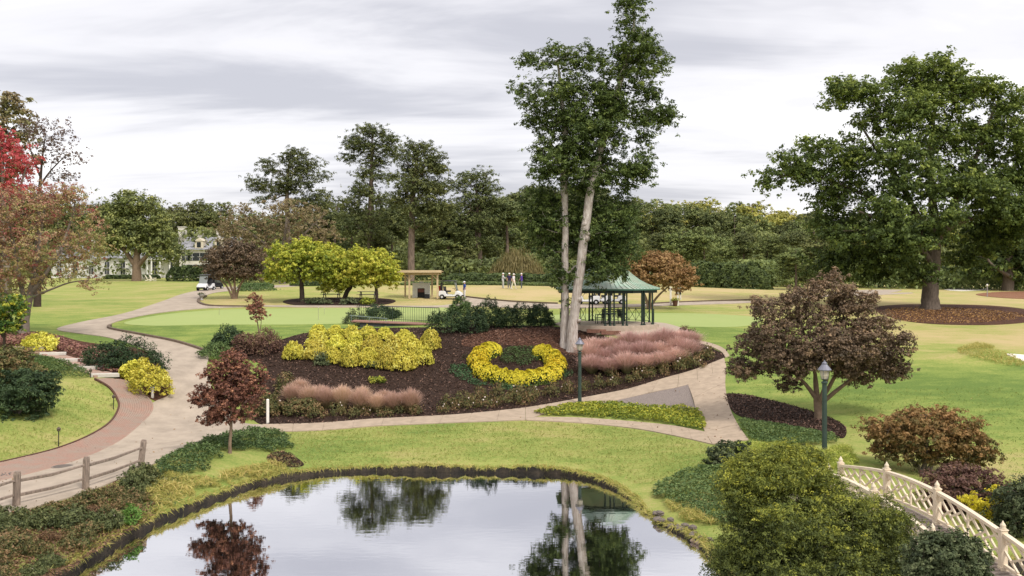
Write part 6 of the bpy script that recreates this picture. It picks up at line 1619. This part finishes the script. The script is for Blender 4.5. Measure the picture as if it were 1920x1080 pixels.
b = MB(); b.tube([(0,0,-.1),(0,0,1.45)], .06, 8); b.build('post', mat('grey_mauve_post', (.30,.26,.28), .7), root); b = MB(); b.lathe([(.09,1.45),(.13,1.5),(.13,1.65),(.03,1.72)], 8); b.build('cap', M_wpost, root)
p = g(502, 795); root = thing('white_bollard', 'tall plain white post where the garden path leaves the drive', 'post', p)
hh = 46 * p.y / F; b = MB(); b.tube([(0,0,-.1),(0,0,hh-.05)], .075, 12); b.build('post', M_wpost, root); b = MB(); b.lathe([(.078,hh-.05),(.085,hh-.03),(.05,hh+.02)], 12); b.build('cap', M_wpost, root)

# golf hole flags and pins
for px, py, hpx, lab, fl in ((411,591,14,'thin hole marker at the left of the putting green',0),(597,600,23,'hole marker pin on the putting green above the golden conifers',1),(608,590,12,'short hole marker beyond the taller pin',0)):
    p = g(px, py); hh = hpx * p.y / F; root = thing('hole_marker', lab, 'golf pin', p, 0, 'pins on the putting green')
    b = MB(); b.tube([(0,0,0),(0,0,hh)], .014, 5); b.build('pole', mat('grey_pin', (.3,.28,.22), .6), root)
    b = MB(); b.lathe([(.02,hh-.02),(.035,hh+.01),(.01,hh+.03)], 6); b.build('knob', M_hub, root)

# timber pergola with outdoor fireplace
M_pine = mat('fresh_pine_timber', (.58,.45,.28), .75, var=.15, vscale=3)
pd_ = 98.0; pc = at(797, pd_); perg = thing('pergola', 'pale timber pergola with sloping flat roof by the golf cart', 'pergola', pc); s2 = pd_ / F
hx = lambda px: (px - 797) * s2
zr = 2.35
for px, y, zt_ in ((770,-1.2,zr),(822,-1.2,zr),(757,1.4,zr-.1),(808,1.4,zr-.1)):
    b = MB(); b.box((hx(px), y, zt_/2), (.17,.17,zt_+.02)); b.build('post', M_pine, perg)
for y in (-1.2, 1.4): b = MB(); b.box((hx(789), y, zr+.1), (3.9,.12,.2)); b.build('beam', M_pine, perg)
for i in range(9):
    x = hx(748) + i * (hx(826)-hx(748))/8; b = MB(); b.bar((x,-1.6,zr+.33),(x,1.8,zr+.22),.06,.14); b.build('rafter', M_pine, perg)
b = MB(); b.prism([(-1.7,zr+.41),(-1.7,zr+.47),(1.9,zr+.36),(1.9,zr+.30)], 'x', hx(744), hx(829)); b.build('roof_deck', M_pine, perg)
b = MB(); b.box((hx(786.5),-1.72,zr+.36),(hx(829)-hx(744)+.1,.04,.24)); b.build('fascia_board', M_pine, perg)
for px, dx in ((770,.55),(770,-.5),(822,-.55)): b = MB(); b.bar((hx(px),-1.2,zr-.5),(hx(px)+dx,-1.2,zr),.08); b.build('brace', M_pine, perg)
fp = thing('fireplace', 'white block fireplace with dark opening under the timber pergola', 'fireplace', at(790, 98.6))
M_fw = mat('white_render', (.62,.62,.60), .8, var=.1, vscale=2)
b = MB(); b.box((-.62,0,.72),(.5,.7,1.44)); b.box((.62,0,.72),(.5,.7,1.44)); b.box((0,0,1.2),(.745,.7,.48)); b.box((0,.2,.48),(.745,.3,.95)); b.build('surround', M_fw, fp)
b = MB(); b.box((0,0,1.47),(1.9,.8,.06)); b.build('mantel', M_fw, fp)
b = MB(); b.box((0,-.1,.35),(.7,.28,.66)); b.build('firebox', M_black, fp); b = MB(); b.box((0,-.30,.72),(.66,.1,.36)); b.build('red_panel', mat('rusty_red_panel', (.13,.055,.045), .7), fp)
b = MB(); b.box((0,0,1.58),(.4,.4,.16)); b.build('chimney_cap', M_fw, fp)
gl_ = thing('log_box', 'small dark box beside the fireplace opening', 'box', at(801, 97.6)); b = MB(); b.box((0,0,.2),(.5,.4,.4)); b.box((0,0,.42),(.54,.44,.04)); b.build('box', M_black, gl_)

# picnic tables under the lime trees
M_grey = mat('grey_picnic_wood', (.20,.18,.16), .85, var=.3, vscale=5)
def picnic(label, loc):
    root = thing('picnic_table', label, 'picnic table', loc, 0, 'picnic tables under the lime trees')
    for k in range(5): b = MB(); b.box((0,-.34+k*.17,.75),(2.0,.15,.04)); b.build('top_plank', M_grey, root)
    for y in (-.75,.75):
        for k in (0, 1): b = MB(); b.box((0,y+.13*(k-.5),.45),(2.0,.11,.04)); b.build('seat_plank', M_grey, root)
    for x in (-.7,.7):
        for sy in (-1, 1): b = MB(); b.bar((x,sy*.7,0),(x,sy*.25,.73),.08,.05); b.build('leg', M_grey, root)
        b = MB(); b.bar((x,-.8,.41),(x,.8,.41),.08,.05); b.build('cross_beam', M_grey, root)
    return root
picnic('picnic table between the first and middle lime green trees', at(622, 96)); picnic('picnic table between the leaning tree and the pergola', at(690, 96))

# white house with chimneys far behind
M_wb = mat('whitewashed_brick', (.68,.64,.58), .85, var=.14, vscale=1.2)
M_slate = mat('pale_slate', (.36,.36,.39), .6, var=.2, vscale=2)
M_win = mat('dark_window_glass', (.03,.035,.04), .1, spec=.6)
M_shut = mat('dark_shutters', (.03,.035,.035), .7)
M_trim = mat('white_trim', (.80,.78,.76), .6)
hd = 200.0; hs = hd / F; hc_ = at(385, hd); house = thing('white_house', 'white brick country house with tall chimneys and slate roof behind the trees', 'house', hc_)
X = lambda px: (px - 385) * hs
Zp = lambda py: (H - (py - HY) * hs) - hc_.z
x0, x1 = X(338), X(440); ze = Zp(468); zr_ = Zp(443)
b = MB(); b.box(((x0+x1)/2, 4, ze/2-.2), (x1-x0, 9, ze+.4)); b.build('wall', M_wb, house)
b = MB(); b.prism([(-1, ze), (8.9, ze), (4, zr_)], 'x', x0-.3, x1+.3); rf = b.build('roof', M_slate, house)
for px, top, w in ((333,425,1.5),(363,431,1.2),(401,430,1.3)):
    b = MB(); b.box((X(px), 4.2 if px > 340 else 3, (Zp(top)+ze-2)/2), (w, 1.1, Zp(top)-ze+2)); b.box((X(px), 4.2 if px > 340 else 3, Zp(top)+.05), (w+.2, 1.3, .16)); b.build('chimney', M_wb, rf)
for px in (375, 412):
    b = MB(); b.box((X(px), .6, ze+1.0), (1.7, 2.6, 1.5)); b.prism([(X(px)-1.0, ze+1.75), (X(px)+1.0, ze+1.75), (X(px), ze+2.4)], 'y', -.8, 2.2); dm = b.build('dormer', mat('cream_dormer', (.62,.55,.44), .8), house)
    b = MB(); b.box((X(px), -.72, ze+1.0), (.8, .06, 1.1)); b.build('window', M_win, dm)
for px in (350, 362, 376, 390, 404, 420):
    for zc, h_ in ((ze-1.5, 1.6), (1.7, 2.0)):
        b = MB(); b.box((X(px), -.52, zc), (.8, .06, h_)); wd = b.build('window', M_win, house)
        b = MB(); b.box((X(px)-.6, -.53, zc), (.38, .05, h_)); b.box((X(px)+.6, -.53, zc), (.38, .05, h_)); b.build('shutter', M_shut, wd)
        b = MB(); b.box((X(px), -.56, zc), (.05, .04, h_)); b.box((X(px), -.56, zc), (.8, .04, .05)); b.build('glazing_bar', M_trim, wd)
b = MB(); b.box(((x0+x1)/2, -.55, ze-.1), (x1-x0+.2, .12, .25)); b.build('eaves_trim', M_trim, house)
wing = thing('house_wing', 'long low white wing of the house with porch columns seen through the trees', 'house', hc_)
a0, a1 = X(90), X(325); zw = Zp(484)
b = MB(); b.box(((a0+a1)/2, 5, zw/2-.2), (a1-a0, 7, zw+.4)); b.build('wall', M_trim, wing)
b = MB(); b.prism([(1, zw), (9, zw), (5, zw+2.8)], 'x', a0-.3, a1+.3); rw_ = b.build('roof', M_slate, wing)
b = MB(); b.box((X(160), 5, zw+2.6), (1.4, 1, 3.4)); b.build('chimney', M_wb, rw_)
for px in range(105, 325, 30):
    b = MB(); b.box((X(px), 1.47, zw*.5), (.9, .06, zw*.62)); wd = b.build('window', M_win, wing)
    b = MB(); b.box((X(px), 1.43, zw*.5), (.06, .05, zw*.62)); b.box((X(px), 1.43, zw*.5), (.9, .05, .08)); b.build('glazing_bar', M_trim, wd)
for px in (276, 284, 300, 318): b = MB(); b.tube([(X(px), 0, -.2), (X(px), 0, zw-.3)], .16, 10); b.build('column', M_trim, wing)
b = MB(); b.box((X(297), .6, zw-.15), (X(325)-X(268), 1.8, .3)); b.build('porch_roof', M_trim, wing)

# white garden chairs on the house lawn
M_adir = mat('white_chair_paint', (.80,.74,.60), .6)
def adirondack(label, loc, rz):
    root = thing('garden_chair', label, 'garden chair', loc, rz, 'white garden chairs on the house lawn')
    for k in range(5): b = MB(); b.bar((-.28+k*.14,.25,.30),(-.30+k*.15,.62,1.05),.12,.03); b.build('back_slat', M_adir, root)
    for k in range(4): b = MB(); b.box((0,-.3+k*.14,.40-k*.03),(.6,.12,.03)); b.build('seat_slat', M_adir, root)
    for sx in (-.36,.36):
        b = MB(); b.box((sx,-.02,.58),(.14,.78,.03)); b.build('armrest', M_adir, root)
        b = MB(); b.box((sx,-.34,.28),(.08,.1,.58)); b.build('leg', M_adir, root); b = MB(); b.bar((sx*.9,-.36,.34),(sx*.9,.55,.05),.05,.1); b.build('leg', M_adir, root)
adirondack('white garden chair nearest the broad evergreen trunk', at(270, 178), 1.4); adirondack('white garden chair, middle one of three on the house lawn', at(279, 174), 1.7); adirondack('white garden chair, the one furthest from the evergreen trunk', at(287, 174), 1.5)

# stone steps in the brick walk
M_step = mat('pale_stone_step', (.58,.54,.48), .8, var=.15, vscale=4)
ORDS = ['lowest', 'second', 'third', 'fourth', 'topmost']
sp = [(197,706),(166,692),(132,678),(99,666),(58,655)]
walkpts = [g(*q) for q in sp]
stair = tag(thing('garden_steps', None, None), kind='structure')
for i, p in enumerate(walkpts):
    q = walkpts[min(i + 1, 4)] if i < 4 else walkpts[4] * 2 - walkpts[3]
    dv = (q - p); ang = math.atan2(dv.y, dv.x) - math.pi / 2
    b = MB(); b.box((p.x, p.y, p.z + .07), (1.55, .42, .22), rz=ang * .35); b.build('step', M_step, stair, bevel=.02)
    b = MB(); m_ = (p + q) / 2; L_ = max(.3, math.hypot(dv.x, dv.y) - .3)
    n_ = Vector((dv.x, dv.y, 0)).normalized(); r_v = Vector((-n_.y, n_.x, 0)) * .62
    z0 = p.z + .10; z1 = q.z + .02
    vs = [p - r_v, p + r_v, q + r_v, q - r_v]
    vs = [Vector((v_.x, v_.y, zz_)) for v_, zz_ in zip(vs, (z0, z0, z1, z1))]
    b.add(vs + [v_ - Vector((0, 0, .3)) for v_ in vs], [(0,1,2,3),(4,7,6,5),(0,4,5,1),(1,5,6,2),(2,6,7,3),(3,7,4,0)]); b.build('brick_landing', M_brick, stair)

# small garden lights
def path_light(label, px, py, ptop, m=M_black):
    p = g(px, py); hh = (py - ptop) * p.y / F
    root = thing('path_light', label, 'garden light', p, 0, 'small dark path lights')
    b = MB(); b.tube([(0,0,-.05),(0,0,hh-.16)], .022, 6); b.build('stem', m, root)
    b = MB(); b.lathe([(.06,hh-.16),(.085,hh-.12),(.085,hh-.06),(.06,hh-.05)], 8); b.build('lantern', mat('smoky_glass', (.10,.085,.06), .3), root)
    b = MB(); b.lathe([(.12,hh-.05),(.06,hh),(.015,hh+.05)], 8); b.build('cap', mat('bronze_cap', (.10,.075,.05), .5), root)
path_light('dark path light standing alone in the small lawn', 110, 837, 802)
path_light('dark path light on the lawn edge beside the brick walk', 213, 768, 741)
path_light('dark path light by the lowest stone step', 170, 708, 692)
p = g(286, 746); root = thing('bollard_light', 'short white bollard light with grey hat in front of the golden shrub', 'garden light', p)
hh = 26 * p.y / F; b = MB(); b.tube([(0,0,-.05),(0,0,hh*.72)], .075, 10); b.build('post', M_wpost, root); b = MB(); b.lathe([(.22,hh*.72),(.23,hh*.78),(.10,hh*.95),(.02,hh)], 10); b.build('hat', mat('grey_hat', (.42,.43,.46), .5), root)
p = g(378, 563); root = thing('stone_urn', 'small grey stone urn at the tip of the island kerb', 'urn', p)
b = MB(); b.lathe([(.18,0),(.2,.06),(.08,.16),(.1,.24),(.26,.45),(.3,.55),(.26,.57)], 12); b.build('bowl', mat('grey_stone', (.36,.34,.33), .9), root)
obj('plant', bush_mesh('plant', (.28,.28,.26), 160, .12, .5, G_box, 502), root, loc=(0,0,.52))
# drain covers in the drive
for px, py, lab in ((118,877,'round dark drain cover in the drive behind the fence'),(8,892,'dark drain cover in the drive at the left edge')):
    p = g(px, py); root = thing('drain_cover', lab, 'drain cover', (p.x, p.y, p.z + .058))
    b = MB(); b.lathe([(.38,0),(.38,.012),(.36,.014)], 18); b.build('lid', mat('iron_lid', (.16,.13,.11), .7, var=.4, vscale=10), root); b = MB(); b.lathe([(.44,-.01),(.44,.006)], 18); b.build('rim', mat('lid_rim', (.25,.2,.17), .8), root)

# stones on the pond bank below the ivy
M_stone = mat('bank_stone', (.23,.19,.165), .9, var=.45, vscale=4, bump=.6, bscale=8)
r_ = np.random.default_rng(520)
stone_px = [(1262,975,24),(1275,970,22),(1288,978,26),(1300,984,24),(1312,990,22),(1292,992,22),(1308,1000,20),(1276,985,20),(1325,995,22),(1330,1008,22),(1318,1013,18),(1300,1008,18),(1250,966,20),(1237,955,18),(1224,943,16),(1340,1018,20)]
lowst = ['half in the water', 'up against the ivy', 'at the waterline']
sel = np.nonzero((POND[:, 0] > 4.6) & (POND[:, 1] > 30.6) & (POND[:, 1] < 34.2))[0]
for q, (px, py, w) in enumerate(stone_px):
    i_ = sel[int(q * len(sel) / len(stone_px))]; d = POND[i_][1]; p2_ = POND[i_] - nin[i_] * r_.uniform(-.08, .28); p = Vector((p2_[0], p2_[1], r_.uniform(.10, .34)))
    me = bpy.data.meshes.new('stone'); bm = bmesh.new(); bmesh.ops.create_icosphere(bm, subdivisions=2, radius=1)
    for v_ in bm.verts:
        n_ = v_.co.normalized(); v_.co *= 1 + .22 * math.sin(3.1 * n_.x + q) * math.cos(2.7 * n_.y + 2 * q) + .08 * math.sin(7 * n_.z + q)
        v_.co = Vector((v_.co.x * 1.25, v_.co.y, v_.co.z * .68))
    bm.to_mesh(me); bm.free(); me.materials.append(M_stone)
    s_ = w * d / F * r_.uniform(.22, .40)
    o = obj('bank_stone', me, None, p, r_.uniform(0, 6.28), (s_, s_, s_)); tag(o, 'grey brown stone in the rubble edge of the pond bank below the ivy', 'stone', 'stones of the rubble bank below the ivy')
for px, py, w, lab in ((1307,1013,30,'smaller flat tan stone lying at the waterline near the corner shrub'),(1324,1016,40,'larger flat tan stone lying at the waterline near the corner shrub')):
    d = F * (H - .06) / (py - HY); p = Vector(((px - 960) / F * d, d, .06))
    me = bpy.data.meshes.new('flat_stone'); bm = bmesh.new(); bmesh.ops.create_icosphere(bm, subdivisions=2, radius=1)
    for v_ in bm.verts:
        n_ = v_.co.normalized(); v_.co *= 1 + .12 * math.sin(3 * n_.x + px); v_.co = Vector((v_.co.x, v_.co.y * .6, v_.co.z * .42))
    bm.to_mesh(me); bm.free(); me.materials.append(mat('tan_stone', (.33,.24,.19), .9, var=.3, vscale=5))
    s_ = w * d / F * .5; tag(obj('flat_stone', me, None, p, .2, (s_, s_, s_)), lab, 'stone')
